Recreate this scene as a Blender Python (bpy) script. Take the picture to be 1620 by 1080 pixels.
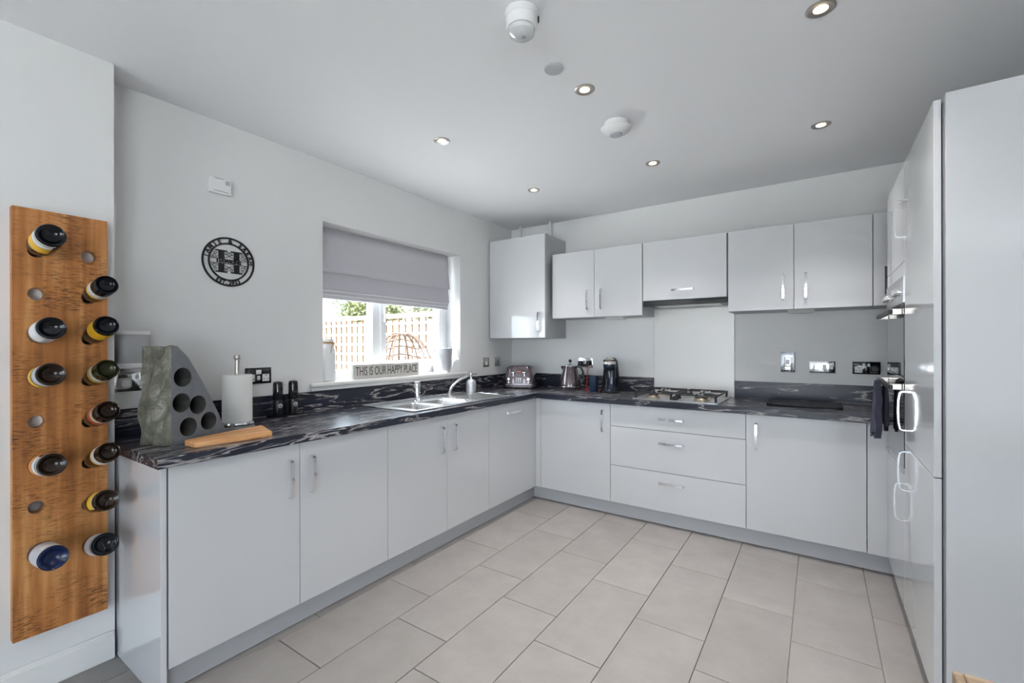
import bpy, bmesh, math, random
from mathutils import Vector, Matrix
for o in list(bpy.data.objects): bpy.data.objects.remove(o, do_unlink=True)
C = bpy.context.scene.collection
S = bpy.context.scene
PI = math.pi
random.seed(7)

# ------------------------------------------------------------------ camera
H = 1.2687
cd = bpy.data.cameras.new('camera'); cam = bpy.data.objects.new('camera', cd); C.objects.link(cam)
cd.sensor_fit = 'HORIZONTAL'; cd.sensor_width = 36; cd.lens = 714.313 / 1620 * 36
cd.shift_y = 5.693 / 1620; cd.clip_start = .02
cam.matrix_world = Matrix.Translation((0, 0, H)) @ Matrix.Rotation(.5965, 4, 'Z') @ Matrix.Rotation(PI/2, 4, 'X') @ Matrix.Rotation(-.0019, 4, 'Z')
S.camera = cam
# ------------------------------------------------------------------ world, sun, exposure
w = bpy.data.worlds.new('world'); S.world = w; w.use_nodes = True
bg = w.node_tree.nodes['Background']; bg.inputs[0].default_value = (.80, .885, 1.0, 1); bg.inputs[1].default_value = 2.4
sd = bpy.data.lights.new('sun', 'SUN'); sd.energy = 14.0; sd.angle = math.radians(.6); sd.color = (1, .97, .93)
so = bpy.data.objects.new('sun', sd); C.objects.link(so); so.location = (-6, -9, 9)
so.rotation_euler = Vector((.25, .55, -.80)).to_track_quat('-Z', 'Y').to_euler()
def portal(name, loc, d, sx, sy):
    l = bpy.data.lights.new(name, 'AREA'); l.shape = 'RECTANGLE'; l.size = sx; l.size_y = sy; l.cycles.is_portal = True
    o = bpy.data.objects.new(name, l); C.objects.link(o); o.location = loc; o.rotation_euler = Vector(d).to_track_quat('-Z', 'Z').to_euler()
portal('daylight_portal_window', (-2.80, 2.315, 1.55), (1, 0, 0), 1.30, 1.0)
portal('daylight_portal_patio', (-.45, -4.76, 1.05), (0, 1, 0), 2.1, 2.1)
portal('daylight_portal_side', (2.96, -2.8, 1.05), (-1, 0, 0), 2.4, 2.1)
S.view_settings.view_transform = 'Standard'; S.view_settings.look = 'None'
S.view_settings.gamma = 1; S.view_settings.use_curve_mapping = False
S.view_settings.exposure = 1.95

# ------------------------------------------------------------------ measures (metres, floor z = 0)
XL, YB, XW, YW, ZC, ZWT, ZWB, ZDB = -1.925, 3.1805, -2.5525, 3.7548, 2.4215, .8755, .8367, .1086
XF, YF = XL + .0245, YB - .0245        # worktop front edges
XN = -2.386                            # face of the wall nib
XR = .310                              # face of the tall units
XT = .93                               # wall behind the tall units

# ------------------------------------------------------------------ materials
def nt(name):
    m = bpy.data.materials.new(name); m.use_nodes = True
    return m, m.node_tree.nodes, m.node_tree.links, m.node_tree.nodes['Principled BSDF']
def srgb(r, g, b):
    f = lambda c: (c/255/12.92) if c/255 <= .04045 else ((c/255+.055)/1.055)**2.4
    return (f(r), f(g), f(b), 1)
def mat(name, col, rough=.5, metal=0, coat=0, bump=0, bscale=200, spec=.5, trans=0, emit=0, var=0, vscale=3):
    m, N, L, P = nt(name)
    P.inputs['Base Color'].default_value = col; P.inputs['Roughness'].default_value = rough
    P.inputs['Metallic'].default_value = metal; P.inputs['Coat Weight'].default_value = coat; P.inputs['Coat Roughness'].default_value = .03
    P.inputs['Specular IOR Level'].default_value = spec; P.inputs['Transmission Weight'].default_value = trans
    if emit: P.inputs['Emission Color'].default_value = col; P.inputs['Emission Strength'].default_value = emit
    if bump or var:
        tc = N.new('ShaderNodeTexCoord')
    if bump:
        n = N.new('ShaderNodeTexNoise'); n.inputs['Scale'].default_value = bscale; n.inputs['Detail'].default_value = 3
        b = N.new('ShaderNodeBump'); b.inputs['Strength'].default_value = bump; b.inputs['Distance'].default_value = .002
        L.new(tc.outputs['Object'], n.inputs['Vector']); L.new(n.outputs['Fac'], b.inputs['Height']); L.new(b.outputs['Normal'], P.inputs['Normal'])
    if var:
        n2 = N.new('ShaderNodeTexNoise'); n2.inputs['Scale'].default_value = vscale; n2.inputs['Detail'].default_value = 5
        mx = N.new('ShaderNodeMix'); mx.data_type = 'RGBA'
        mx.inputs['A'].default_value = tuple(c*(1-var) for c in col[:3]) + (1,); mx.inputs['B'].default_value = tuple(min(1, c*(1+var)) for c in col[:3]) + (1,)
        L.new(tc.outputs['Object'], n2.inputs['Vector']); L.new(n2.outputs['Fac'], mx.inputs['Factor']); L.new(mx.outputs['Result'], P.inputs['Base Color'])
    return m
M = {}
M['paint'] = mat('wall_paint', (.72, .72, .715, 1), .75, bump=.05, bscale=300)
M['ceil'] = mat('ceiling_paint', (.83, .84, .86, 1), .8, bump=.04, bscale=300)
M['skirt'] = mat('white_gloss_paint', (.74, .74, .73, 1), .35)
M['lacquer'] = mat('light_grey_gloss_lacquer', (.565, .575, .595, 1), .10, coat=.5)
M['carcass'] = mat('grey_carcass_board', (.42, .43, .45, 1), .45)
M['carc_dark'] = mat('gap_shade_carcass', (.22, .22, .23, 1), .7)  # cabinet bodies coloured darker so the door gaps read as shade
M['plinth'] = mat('grey_plinth_board', (.47, .48, .50, 1), .25)
M['chrome'] = mat('polished_chrome', (.80, .81, .83, 1), .08, 1)
M['steel'] = mat('brushed_steel', (.62, .62, .62, 1), .30, 1, bump=.06, bscale=90)
M['splash'] = mat('satin_steel_sheet', (.60, .59, .575, 1), .48, .85, bump=.05, bscale=90)
M['satin'] = mat('satin_nickel', (.55, .52, .48, 1), .35, 1)
M['black'] = mat('black_plastic', (.012, .012, .014, 1), .35)
M['blackgloss'] = mat('black_gloss', (.008, .008, .010, 1), .06, coat=.5)
M['iron'] = mat('black_cast_iron', (.015, .015, .018, 1), .5, bump=.1)
M['navy'] = mat('navy_gloss_plastic', (.008, .014, .035, 1), .15, coat=.6)
M['white'] = mat('white_plastic', (.76, .76, .76, 1), .4)
M['upvc'] = mat('white_upvc', (.82, .83, .84, 1), .25)
M['paper'] = mat('kitchen_paper', (.80, .79, .77, 1), .9, bump=.15, bscale=60)
M['blind'] = mat('pale_grey_blind_fabric', (.54, .53, .57, 1), .9, bump=.12, bscale=500)
M['hem'] = mat('white_blind_tape', (.85, .85, .86, 1), .8)
M['ceramic'] = mat('white_ceramic', (.74, .74, .74, 1), .25)
M['galv'] = mat('galvanised_metal', (.66, .68, .72, 1), .34, .55, var=.12, vscale=25)
M['twine'] = mat('jute_twine', (.45, .25, .10, 1), .9)
M['signwood'] = mat('whitewashed_sign_wood', (.52, .51, .48, 1), .8, var=.15, vscale=14)
M['ink'] = mat('dark_sign_lettering', (.07, .065, .065, 1), .8)
M['signblack'] = mat('matt_black_metal', (.006, .006, .006, 1), .55)
M['grey'] = mat('mid_grey_plastic', (.25, .25, .26, 1), .5)
M['mesh'] = mat('silver_speaker_mesh', (.40, .40, .41, 1), .6, .3, bump=.3, bscale=900)
M['mocha'] = mat('mocha_chrome_enamel', (.17, .14, .155, 1), .16, .75, coat=.4)
M['red'] = mat('red_cable_rubber', (.55, .02, .015, 1), .5)
M['amber'] = mat('warm_display', (.55, .22, .10, 1), .3)
M['mug'] = mat('navy_matt_tumbler', (.012, .025, .06, 1), .38)
M['glassblk'] = mat('black_tempered_glass', (.006, .006, .007, 1), .05, coat=.8)
M['saver'] = mat('black_worktop_saver', (.006, .006, .007, 1), .3, spec=.2)
M['grout'] = mat('beige_grout', (.40, .355, .31, 1), .9)
M['silver'] = mat('silver_beige_plastic', (.60, .56, .52, 1), .3, .5)
M['sand'] = mat('brass_burner', (.55, .45, .34, 1), .35, .9)
M['lamp'] = mat('warm_lamp_disc', (1.0, .74, .46, 1), .5, emit=10)
M['disc'] = mat('pale_grey_cover', (.50, .52, .55, 1), .5)
M['clear'] = mat('clear_plastic', (.62, .64, .65, 1), .08, spec=.6, coat=.6)
M['fencewood'] = mat('pale_fence_wood', (.50, .42, .33, 1), .85, var=.15, vscale=4)
M['fenceshade'] = mat('batten_shadow_brown', (.10, .055, .03, 1), .85)  # dark brown stands in for the shadows beside the trellis uprights
M['wicker'] = mat('brown_wicker', (.045, .022, .012, 1), .8)
M['patio'] = mat('pale_patio_paving', (.64, .63, .62, 1), .9, var=.12)
M['bark'] = mat('bark', (.10, .07, .045, 1), .9)
M['brick'] = mat('outer_wall', (.40, .28, .2, 1), .9)
M['socketblue'] = mat('bluish_chrome_plate', (.62, .66, .72, 1), .06, 1)

def glass():
    m = bpy.data.materials.new('thin_window_glass'); m.use_nodes = True; N, L = m.node_tree.nodes, m.node_tree.links
    for n in list(N): N.remove(n)
    def math_(op, a, b=None):
        n = N.new('ShaderNodeMath'); n.operation = op; L.new(a, n.inputs[0])
        if b is not None: n.inputs[1].default_value = b
        return n.outputs[0]
    o = N.new('ShaderNodeOutputMaterial'); t = N.new('ShaderNodeBsdfTransparent'); g = N.new('ShaderNodeBsdfGlossy'); mx = N.new('ShaderNodeMixShader')
    ge = N.new('ShaderNodeNewGeometry'); dt = N.new('ShaderNodeVectorMath'); dt.operation = 'DOT_PRODUCT'; L.new(ge.outputs['Normal'], dt.inputs[0]); L.new(ge.outputs['Incoming'], dt.inputs[1])
    c = math_('ABSOLUTE', dt.outputs['Value']); k = N.new('ShaderNodeMath'); k.operation = 'SUBTRACT'; k.inputs[0].default_value = 1; L.new(c, k.inputs[1])
    f = math_('ADD', math_('MULTIPLY', math_('POWER', k.outputs[0], 5), .96), .04)
    g.inputs['Roughness'].default_value = .01; t.inputs['Color'].default_value = (.96, .98, .98, 1)
    L.new(f, mx.inputs[0]); L.new(t.outputs[0], mx.inputs[1]); L.new(g.outputs[0], mx.inputs[2]); L.new(mx.outputs[0], o.inputs[0])
    return m
M['glass'] = glass()

def marble(name, axis):
    m, N, L, P = nt(name)
    tc = N.new('ShaderNodeTexCoord'); mp = N.new('ShaderNodeMapping')
    mp.inputs['Scale'].default_value = (1.5, .17, 1.5) if axis == 'y' else (.17, 1.5, 1.5)
    mp.inputs['Rotation'].default_value = (0, 0, .05)
    L.new(tc.outputs['Object'], mp.inputs['Vector'])
    def ridge(scale, dist, lo, hi, det=6):
        n = N.new('ShaderNodeTexNoise'); n.inputs['Scale'].default_value = scale; n.inputs['Detail'].default_value = det; n.inputs['Distortion'].default_value = dist
        L.new(mp.outputs[0], n.inputs['Vector'])
        a = N.new('ShaderNodeMath'); a.operation = 'SUBTRACT'; a.inputs[1].default_value = .5; L.new(n.outputs['Fac'], a.inputs[0])
        b = N.new('ShaderNodeMath'); b.operation = 'ABSOLUTE'; L.new(a.outputs[0], b.inputs[0])
        r = N.new('ShaderNodeMapRange'); r.inputs['From Min'].default_value = lo; r.inputs['From Max'].default_value = hi
        r.inputs['To Min'].default_value = 1; r.inputs['To Max'].default_value = 0; L.new(b.outputs[0], r.inputs['Value'])
        return r.outputs[0]
    v1 = ridge(8, .35, .0, .012, 7); v2 = ridge(20, .3, .0, .030, 5)
    n3 = N.new('ShaderNodeTexNoise'); n3.inputs['Scale'].default_value = 5; n3.inputs['Detail'].default_value = 2; L.new(mp.outputs[0], n3.inputs['Vector'])
    r3 = N.new('ShaderNodeMapRange'); r3.inputs['From Min'].default_value = .48; r3.inputs['From Max'].default_value = .66; L.new(n3.outputs['Fac'], r3.inputs['Value'])
    mul = N.new('ShaderNodeMath'); mul.operation = 'MULTIPLY'; L.new(v2, mul.inputs[0]); L.new(r3.outputs[0], mul.inputs[1])
    mul1 = N.new('ShaderNodeMath'); mul1.operation = 'MULTIPLY'; mul1.inputs[1].default_value = .75; L.new(v1, mul1.inputs[0])
    mxm = N.new('ShaderNodeMath'); mxm.operation = 'MAXIMUM'; L.new(mul1.outputs[0], mxm.inputs[0]); L.new(mul.outputs[0], mxm.inputs[1])
    base = N.new('ShaderNodeMix'); base.data_type = 'RGBA'; base.inputs['A'].default_value = (.010, .011, .018, 1); base.inputs['B'].default_value = (.040, .044, .066, 1)
    n4 = N.new('ShaderNodeTexNoise'); n4.inputs['Scale'].default_value = 16; n4.inputs['Detail'].default_value = 6; L.new(mp.outputs[0], n4.inputs['Vector']); L.new(n4.outputs['Fac'], base.inputs['Factor'])
    mx = N.new('ShaderNodeMix'); mx.data_type = 'RGBA'; mx.inputs['B'].default_value = (.50, .48, .47, 1)
    L.new(base.outputs['Result'], mx.inputs['A']); L.new(mxm.outputs[0], mx.inputs['Factor']); L.new(mx.outputs['Result'], P.inputs['Base Color'])
    P.inputs['Roughness'].default_value = .27; P.inputs['Specular IOR Level'].default_value = .32
    return m
M['marble_y'] = marble('black_marble_laminate_along_y', 'y'); M['marble_x'] = marble('black_marble_laminate_along_x', 'x')

def wood(name, c1, c2, c3, sc=(26, 26, 1.6), rough=.5, saw=0):
    m, N, L, P = nt(name)
    tc = N.new('ShaderNodeTexCoord'); mp = N.new('ShaderNodeMapping'); mp.inputs['Scale'].default_value = sc; L.new(tc.outputs['Object'], mp.inputs['Vector'])
    n = N.new('ShaderNodeTexNoise'); n.inputs['Scale'].default_value = 1; n.inputs['Detail'].default_value = 6; n.inputs['Distortion'].default_value = .3; L.new(mp.outputs[0], n.inputs['Vector'])
    cr = N.new('ShaderNodeValToRGB'); e = cr.color_ramp.elements; e[0].position = .3; e[0].color = c1; e[1].position = .72; e[1].color = c3
    k = cr.color_ramp.elements.new(.5); k.color = c2
    L.new(n.outputs['Fac'], cr.inputs['Fac'])
    out = cr.outputs['Color']
    if saw:
        mp2 = N.new('ShaderNodeMapping'); mp2.inputs['Scale'].default_value = (40, 40, 330); L.new(tc.outputs['Object'], mp2.inputs['Vector'])
        n2 = N.new('ShaderNodeTexNoise'); n2.inputs['Scale'].default_value = 1; n2.inputs['Detail'].default_value = 4; L.new(mp2.outputs[0], n2.inputs['Vector'])
        n3 = N.new('ShaderNodeTexNoise'); n3.inputs['Scale'].default_value = 7; n3.inputs['Detail'].default_value = 3; L.new(tc.outputs['Object'], n3.inputs['Vector'])
        r = N.new('ShaderNodeMapRange'); r.inputs['From Min'].default_value = .46; r.inputs['From Max'].default_value = .70; L.new(n2.outputs['Fac'], r.inputs['Value'])
        r2 = N.new('ShaderNodeMapRange'); r2.inputs['From Min'].default_value = .40; r2.inputs['From Max'].default_value = .68; r2.inputs['To Max'].default_value = saw; L.new(n3.outputs['Fac'], r2.inputs['Value'])
        mu = N.new('ShaderNodeMath'); mu.operation = 'MULTIPLY'; L.new(r.outputs[0], mu.inputs[0]); L.new(r2.outputs[0], mu.inputs[1])
        mx = N.new('ShaderNodeMix'); mx.data_type = 'RGBA'; mx.inputs['B'].default_value = tuple(c*.35 for c in c1[:3]) + (1,)
        L.new(out, mx.inputs['A']); L.new(mu.outputs[0], mx.inputs['Factor']); out = mx.outputs['Result']
    L.new(out, P.inputs['Base Color']); P.inputs['Roughness'].default_value = rough
    b = N.new('ShaderNodeBump'); b.inputs['Strength'].default_value = .15; b.inputs['Distance'].default_value = .002; L.new(n.outputs['Fac'], b.inputs['Height']); L.new(b.outputs['Normal'], P.inputs['Normal'])
    return m
M['rackwood'] = wood('mango_wood_rack', srgb(140, 84, 38), srgb(182, 118, 60), srgb(214, 158, 98), saw=1.5)
M['boardwood'] = wood('pale_oak_board', srgb(176, 116, 66), srgb(208, 150, 96), srgb(226, 176, 124), sc=(30, 5, 30))
M['tablewood'] = wood('weathered_oak_table', srgb(120, 100, 80), srgb(160, 140, 118), srgb(190, 172, 148), sc=(4, 30, 30), rough=.6)

def tile_mat():
    m, N, L, P = nt('grey_porcelain_tile')
    tc = N.new('ShaderNodeTexCoord'); oi = N.new('ShaderNodeObjectInfo'); ad = N.new('ShaderNodeVectorMath'); ad.operation = 'ADD'
    cb = N.new('ShaderNodeCombineXYZ'); mu = N.new('ShaderNodeMath'); mu.operation = 'MULTIPLY'; mu.inputs[1].default_value = 37
    L.new(oi.outputs['Random'], mu.inputs[0]); L.new(mu.outputs[0], cb.inputs[0]); L.new(mu.outputs[0], cb.inputs[1])
    L.new(tc.outputs['Object'], ad.inputs[0]); L.new(cb.outputs[0], ad.inputs[1])
    n = N.new('ShaderNodeTexNoise'); n.inputs['Scale'].default_value = 5; n.inputs['Detail'].default_value = 8; n.inputs['Roughness'].default_value = .7; L.new(ad.outputs[0], n.inputs['Vector'])
    cr = N.new('ShaderNodeValToRGB'); e = cr.color_ramp.elements; e[0].position = .25; e[0].color = (.225, .212, .206, 1); e[1].position = .75; e[1].color = (.298, .283, .276, 1)
    L.new(n.outputs['Fac'], cr.inputs['Fac'])
    hs = N.new('ShaderNodeHueSaturation'); mr = N.new('ShaderNodeMapRange'); mr.inputs['To Min'].default_value = .94; mr.inputs['To Max'].default_value = 1.06
    L.new(oi.outputs['Random'], mr.inputs['Value']); L.new(mr.outputs[0], hs.inputs['Value']); L.new(cr.outputs['Color'], hs.inputs['Color'])
    L.new(hs.outputs['Color'], P.inputs['Base Color']); P.inputs['Roughness'].default_value = .42
    n2 = N.new('ShaderNodeTexNoise'); n2.inputs['Scale'].default_value = 120; L.new(ad.outputs[0], n2.inputs['Vector'])
    b = N.new('ShaderNodeBump'); b.inputs['Strength'].default_value = .12; b.inputs['Distance'].default_value = .001; L.new(n2.outputs['Fac'], b.inputs['Height']); L.new(b.outputs['Normal'], P.inputs['Normal'])
    return m
M['tile'] = tile_mat()
def stone():
    m, N, L, P = nt('green_grey_slate_stone')
    tc = N.new('ShaderNodeTexCoord'); n = N.new('ShaderNodeTexNoise'); n.inputs['Scale'].default_value = 11; n.inputs['Detail'].default_value = 12; n.inputs['Roughness'].default_value = .8; n.inputs['Distortion'].default_value = .5
    L.new(tc.outputs['Object'], n.inputs['Vector'])
    cr = N.new('ShaderNodeValToRGB'); e = cr.color_ramp.elements; e[0].position = .32; e[0].color = (.040, .042, .034, 1); e[1].position = .70; e[1].color = (.42, .42, .39, 1)
    k = cr.color_ramp.elements.new(.52); k.color = (.15, .145, .11, 1)
    L.new(n.outputs['Fac'], cr.inputs['Fac']); L.new(cr.outputs['Color'], P.inputs['Base Color']); P.inputs['Roughness'].default_value = .7
    b = N.new('ShaderNodeBump'); b.inputs['Strength'].default_value = .5; b.inputs['Distance'].default_value = .006; L.new(n.outputs['Fac'], b.inputs['Height']); L.new(b.outputs['Normal'], P.inputs['Normal'])
    return m
M['stone'] = stone()
M['sawn'] = mat('sawn_slate_face', (.165, .175, .195, 1), .45, var=.25, vscale=30, bump=.1)
M['bore'] = mat('bored_stone', (.07, .07, .065, 1), .8)
M['towel'] = mat('slate_blue_waffle_towel', (.075, .075, .115, 1), .95)
def waffle():
    m, N, L, P = nt('slate_blue_waffle_weave')
    tc = N.new('ShaderNodeTexCoord'); v = N.new('ShaderNodeTexVoronoi'); v.inputs['Scale'].default_value = 190; v.inputs['Randomness'].default_value = .15
    L.new(tc.outputs['Object'], v.inputs['Vector'])
    mx = N.new('ShaderNodeMix'); mx.data_type = 'RGBA'; mx.inputs['A'].default_value = (.17, .18, .26, 1); mx.inputs['B'].default_value = (.03, .03, .055, 1)
    r = N.new('ShaderNodeMapRange'); r.inputs['From Max'].default_value = .55; L.new(v.outputs['Distance'], r.inputs['Value'])
    L.new(r.outputs[0], mx.inputs['Factor']); L.new(mx.outputs['Result'], P.inputs['Base Color']); P.inputs['Roughness'].default_value = .95
    return m
M['waffle'] = waffle()
def leafmat(name, a, b):
    m, N, L, P = nt(name)
    g = N.new('ShaderNodeNewGeometry'); mx = N.new('ShaderNodeMix'); mx.data_type = 'RGBA'; mx.inputs['A'].default_value = a; mx.inputs['B'].default_value = b
    L.new(g.outputs['Random Per Island'], mx.inputs['Factor']); L.new(mx.outputs['Result'], P.inputs['Base Color']); P.inputs['Roughness'].default_value = .6
    return m
M['leafA'] = leafmat('dark_green_leaves', (.018, .036, .012, 1), (.06, .09, .028, 1)); M['leafB'] = leafmat('yellow_green_leaves', (.05, .07, .015, 1), (.13, .14, .045, 1))

# ------------------------------------------------------------------ mesh helpers
class MB:
    def __init__(s): s.bm = bmesh.new()
    def poly(s, vs): return s.bm.faces.new([s.bm.verts.new(v) for v in vs])
    def box(s, x0, x1, y0, y1, z0, z1, bev=0, seg=2):
        b = bmesh.new() if bev else s.bm
        v = [b.verts.new(p) for p in ((x0,y0,z0),(x1,y0,z0),(x1,y1,z0),(x0,y1,z0),(x0,y0,z1),(x1,y0,z1),(x1,y1,z1),(x0,y1,z1))]
        for f in ((3,2,1,0),(4,5,6,7),(0,1,5,4),(1,2,6,5),(2,3,7,6),(3,0,4,7)): b.faces.new([v[i] for i in f])
        if bev:
            bmesh.ops.bevel(b, geom=list(b.edges), offset=bev, segments=seg, profile=.5, affect='EDGES'); s.merge(b)
        return s
    def merge(s, b, mx=None):
        mp = {}
        for v in b.verts: mp[v] = s.bm.verts.new(mx @ v.co if mx else v.co)
        for f in b.faces: s.bm.faces.new([mp[v] for v in f.verts])
        b.free()
    def rings(s, R, cap0=True, cap1=True, closed=True):
        V = [[s.bm.verts.new(p) for p in r] for r in R]
        n = len(R[0])
        for a, b in zip(V, V[1:]):
            for i in range(n if closed else n-1):
                j = (i+1) % n; s.bm.faces.new((a[i], a[j], b[j], b[i]))
        if cap0: s.bm.faces.new(list(reversed(V[0])))
        if cap1: s.bm.faces.new(V[-1])
        return s
    def lathe(s, prof, c=(0,0,0), n=28, mx=None, cap0=True, cap1=True):
        R = []
        for r, z in prof:
            R.append([Vector((r*math.cos(2*PI*i/n), r*math.sin(2*PI*i/n), z)) for i in range(n)])
        R = [[(mx @ p if mx else p) + Vector(c) for p in r] for r in R]
        return s.rings(R, cap0, cap1)
    def tube(s, pts, r, n=10, rs=None, close=False):
        pts = [Vector(p) for p in pts]; R = []; up = Vector((0,0,1)); prev = None
        for i, p in enumerate(pts):
            a = pts[i-1] if i else (pts[-2] if close else p); b = pts[i+1] if i < len(pts)-1 else (pts[1] if close else p)
            t = (b-a).normalized()
            if prev is None:
                u = t.cross(up); u = u if u.length > 1e-3 else t.cross(Vector((1,0,0)))
            else: u = prev - t*prev.dot(t)
            u.normalize(); prev = u; v = t.cross(u); rr = rs[i] if rs else r
            R.append([p + (u*math.cos(2*PI*k/n) + v*math.sin(2*PI*k/n))*rr for k in range(n)])
        return s.rings(R)
    def sweep(s, path, wdir, wid, th):      # flat bar swept along a path in a plane, wid along wdir
        path = [Vector(p) for p in path]; wdir = Vector(wdir).normalized(); R = []
        for i, p in enumerate(path):
            t = (path[min(i+1, len(path)-1)] - path[max(i-1, 0)]).normalized(); nrm = t.cross(wdir).normalized()
            a, b = wdir*wid/2, nrm*th/2
            R.append([p-a-b, p+a-b, p+a+b, p-a+b])
        return s.rings(R)
    def loft(s, secs, n=6, c=(0,0,0)):      # secs: (z, w, d, r, dx, dy)
        R = []
        for q in secs:
            z, W, D, r = q[:4]; dx, dy = (q[4], q[5]) if len(q) > 4 else (0, 0); ring = []
            for cx, cy, a0 in ((W/2-r, D/2-r, 0), (-W/2+r, D/2-r, PI/2), (-W/2+r, -D/2+r, PI), (W/2-r, -D/2+r, 3*PI/2)):
                for i in range(n+1):
                    a = a0 + PI/2*i/n; ring.append(Vector((c[0]+dx+cx+r*math.cos(a), c[1]+dy+cy+r*math.sin(a), c[2]+z)))
            R.append(ring)
        return s.rings(R)
    def ring_flat(s, ro, ri, z0, z1, n=48, f=None):
        R = []
        for r, z in ((ro, z0), (ro, z1), (ri, z1), (ri, z0), (ro, z0)):
            R.append([Vector((r*math.cos(2*PI*i/n), r*math.sin(2*PI*i/n), z)) for i in range(n)])
        if f: R = [[f(p) for p in r] for r in R]
        return s.rings(R, False, False)
    def xf(s, f):
        for v in s.bm.verts: v.co = f(v.co)
        return s
    def mesh(s, name, smooth=False, off=None):
        if off is not None:
            for v in s.bm.verts: v.co -= off
        bmesh.ops.remove_doubles(s.bm, verts=s.bm.verts, dist=1e-6)
        bmesh.ops.recalc_face_normals(s.bm, faces=s.bm.faces)
        me = bpy.data.meshes.new(name); s.bm.to_mesh(me); s.bm.free()
        if smooth:
            for p in me.polygons: p.use_smooth = True
            if smooth != 'all': me.set_sharp_from_angle(angle=math.radians(38))
        return me
def link(name, me, m, parent=None, loc=(0,0,0), rot=None):
    o = bpy.data.objects.new(name, me); C.objects.link(o); o.location = loc
    if rot: o.rotation_euler = rot
    if parent: o.parent = parent
    if me is not None and m is not None and not me.materials: me.materials.append(M[m])
    return o
def tag(o, label, cat, group=None):
    o['label'] = label; o['category'] = cat
    if group: o['group'] = group
    return o
def thing(name, label, cat, loc=(0,0,0), rz=0, group=None):
    o = bpy.data.objects.new(name, None); C.objects.link(o); o.location = loc; o.rotation_euler = (0,0,rz); o.empty_display_size = .05
    return tag(o, label, cat, group)
def origin(p):      # accumulated translation of a parent chain
    v = Vector((0,0,0))
    while p: v += p.location; p = p.parent
    return v
def part(name, mb, m, parent, smooth=False, local=False):
    return link(name, mb.mesh(name, smooth, None if local else origin(parent)), m, parent)
def solo(name, mb, m, label, cat, group=None, smooth=False):
    vs = [v.co for v in mb.bm.verts]; lo = Vector([min(v[i] for v in vs) for i in range(3)]); hi = Vector([max(v[i] for v in vs) for i in range(3)])
    c = Vector(((lo.x+hi.x)/2, (lo.y+hi.y)/2, lo.z))
    return tag(link(name, mb.mesh(name, smooth, c), m, None, c), label, cat, group)
def struct(name, mb, m, parent=None, smooth=False):
    o = link(name, mb.mesh(name, smooth, origin(parent) if parent else None), m, parent)
    if not parent: o['kind'] = 'structure'
    return o
def text(s, size, ext=.001, sx=1, align='CENTER', bold=0):
    cu = bpy.data.curves.new('t', 'FONT'); cu.body = s; cu.size = size; cu.extrude = ext; cu.align_x = align; cu.align_y = 'CENTER'; cu.resolution_u = 3; cu.offset = bold
    ob = bpy.data.objects.new('t', cu); me = bpy.data.meshes.new_from_object(ob)
    bm = bmesh.new(); bm.from_mesh(me); bpy.data.objects.remove(ob); bpy.data.curves.remove(cu); bpy.data.meshes.remove(me)
    for v in bm.verts: v.co.x *= sx
    return bm
FX = Matrix(((0,0,1,0),(1,0,0,0),(0,1,0,0),(0,0,0,1)))     # (u,v,t) -> X=t, Y=u, Z=v : on a wall facing +X
FY = Matrix(((1,0,0,0),(0,0,-1,0),(0,1,0,0),(0,0,0,1)))    # (u,v,t) -> X=u, Y=-t, Z=v : on a wall facing -Y
DLW = 15.0
# ================================================================== THE SETTING
# floor slab and tiles
mb = MB().box(-2.9, 2.8, -4.6, 3.9, -.12, -.009); floor = struct('floor', mb, 'grout')
PH = {0: 2.68, 1: 2.27, 2: 2.47, 3: 2.06, 4: 2.27, 5: 1.86, 6: 2.05, 7: 1.655, 8: 1.24}
cache = {}
def tile(x0, x1, y0, y1):
    g = .0016; k = (round(x1-x0, 3), round(y1-y0, 3))
    if k not in cache:
        a, b = (x1-x0)/2-g, (y1-y0)/2-g; t = MB(); c = .0012
        t.rings([[(-a,-b,-.009),(a,-b,-.009),(a,b,-.009),(-a,b,-.009)], [(-a,-b,-c),(a,-b,-c),(a,b,-c),(-a,b,-c)], [(-a+c,-b+c,0),(a-c,-b+c,0),(a-c,b-c,0),(-a+c,b-c,0)]], False, True)
        cache[k] = t.mesh('floor_tile')
    link('floor_tile', cache[k], 'tile', floor, ((x0+x1)/2, (y0+y1)/2, 0))
for k in range(-8, 10):
    xa, xb = .205 - .305*k, .205 - .305*(k-1)
    xa, xb = max(xa, -2.55), min(xb, 2.75)
    if xb - xa < .03: continue
    y = PH.get(k, 2.68 - .2*(k % 3)); y -= .61*math.ceil((y+4.5)/.61)
    while y < 3.70:
        ya, yb = max(y, -4.55), min(y+.61, 3.70)
        if xb > XT and yb > 1.98: yb = 1.98
        if yb - ya > .03: tile(xa, xb, ya, yb)
        y += .61
struct('ceiling', MB().box(-2.9, 2.95, -4.75, 4.1, ZC, ZC+.15), 'ceil')
# left wall with the window opening
WY0, WY1, WZ0, WZ1 = 1.664, 2.966, 1.030, 2.042
mb = MB()
mb.box(XW-.30, XW, .615, WY0, -.1, ZC).box(XW-.30, XW, WY1, 4.05, -.1, ZC).box(XW-.30, XW, WY0, WY1, -.1, WZ0).box(XW-.30, XW, WY0, WY1, WZ1, ZC)
struct('wall_left', mb, 'paint')
struct('wall_nib', MB().box(XW-.30, XN, -4.75, .615, -.1, ZC), 'paint')
struct('wall_back', MB().box(XW, XT+.2, YW, 4.05, -.1, ZC), 'paint')
struct('wall_right', MB().box(XT, XT+.2, 1.99, YW, -.1, ZC).box(XT+.2, 2.95, 1.99, 2.19, -.1, ZC), 'paint')
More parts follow.
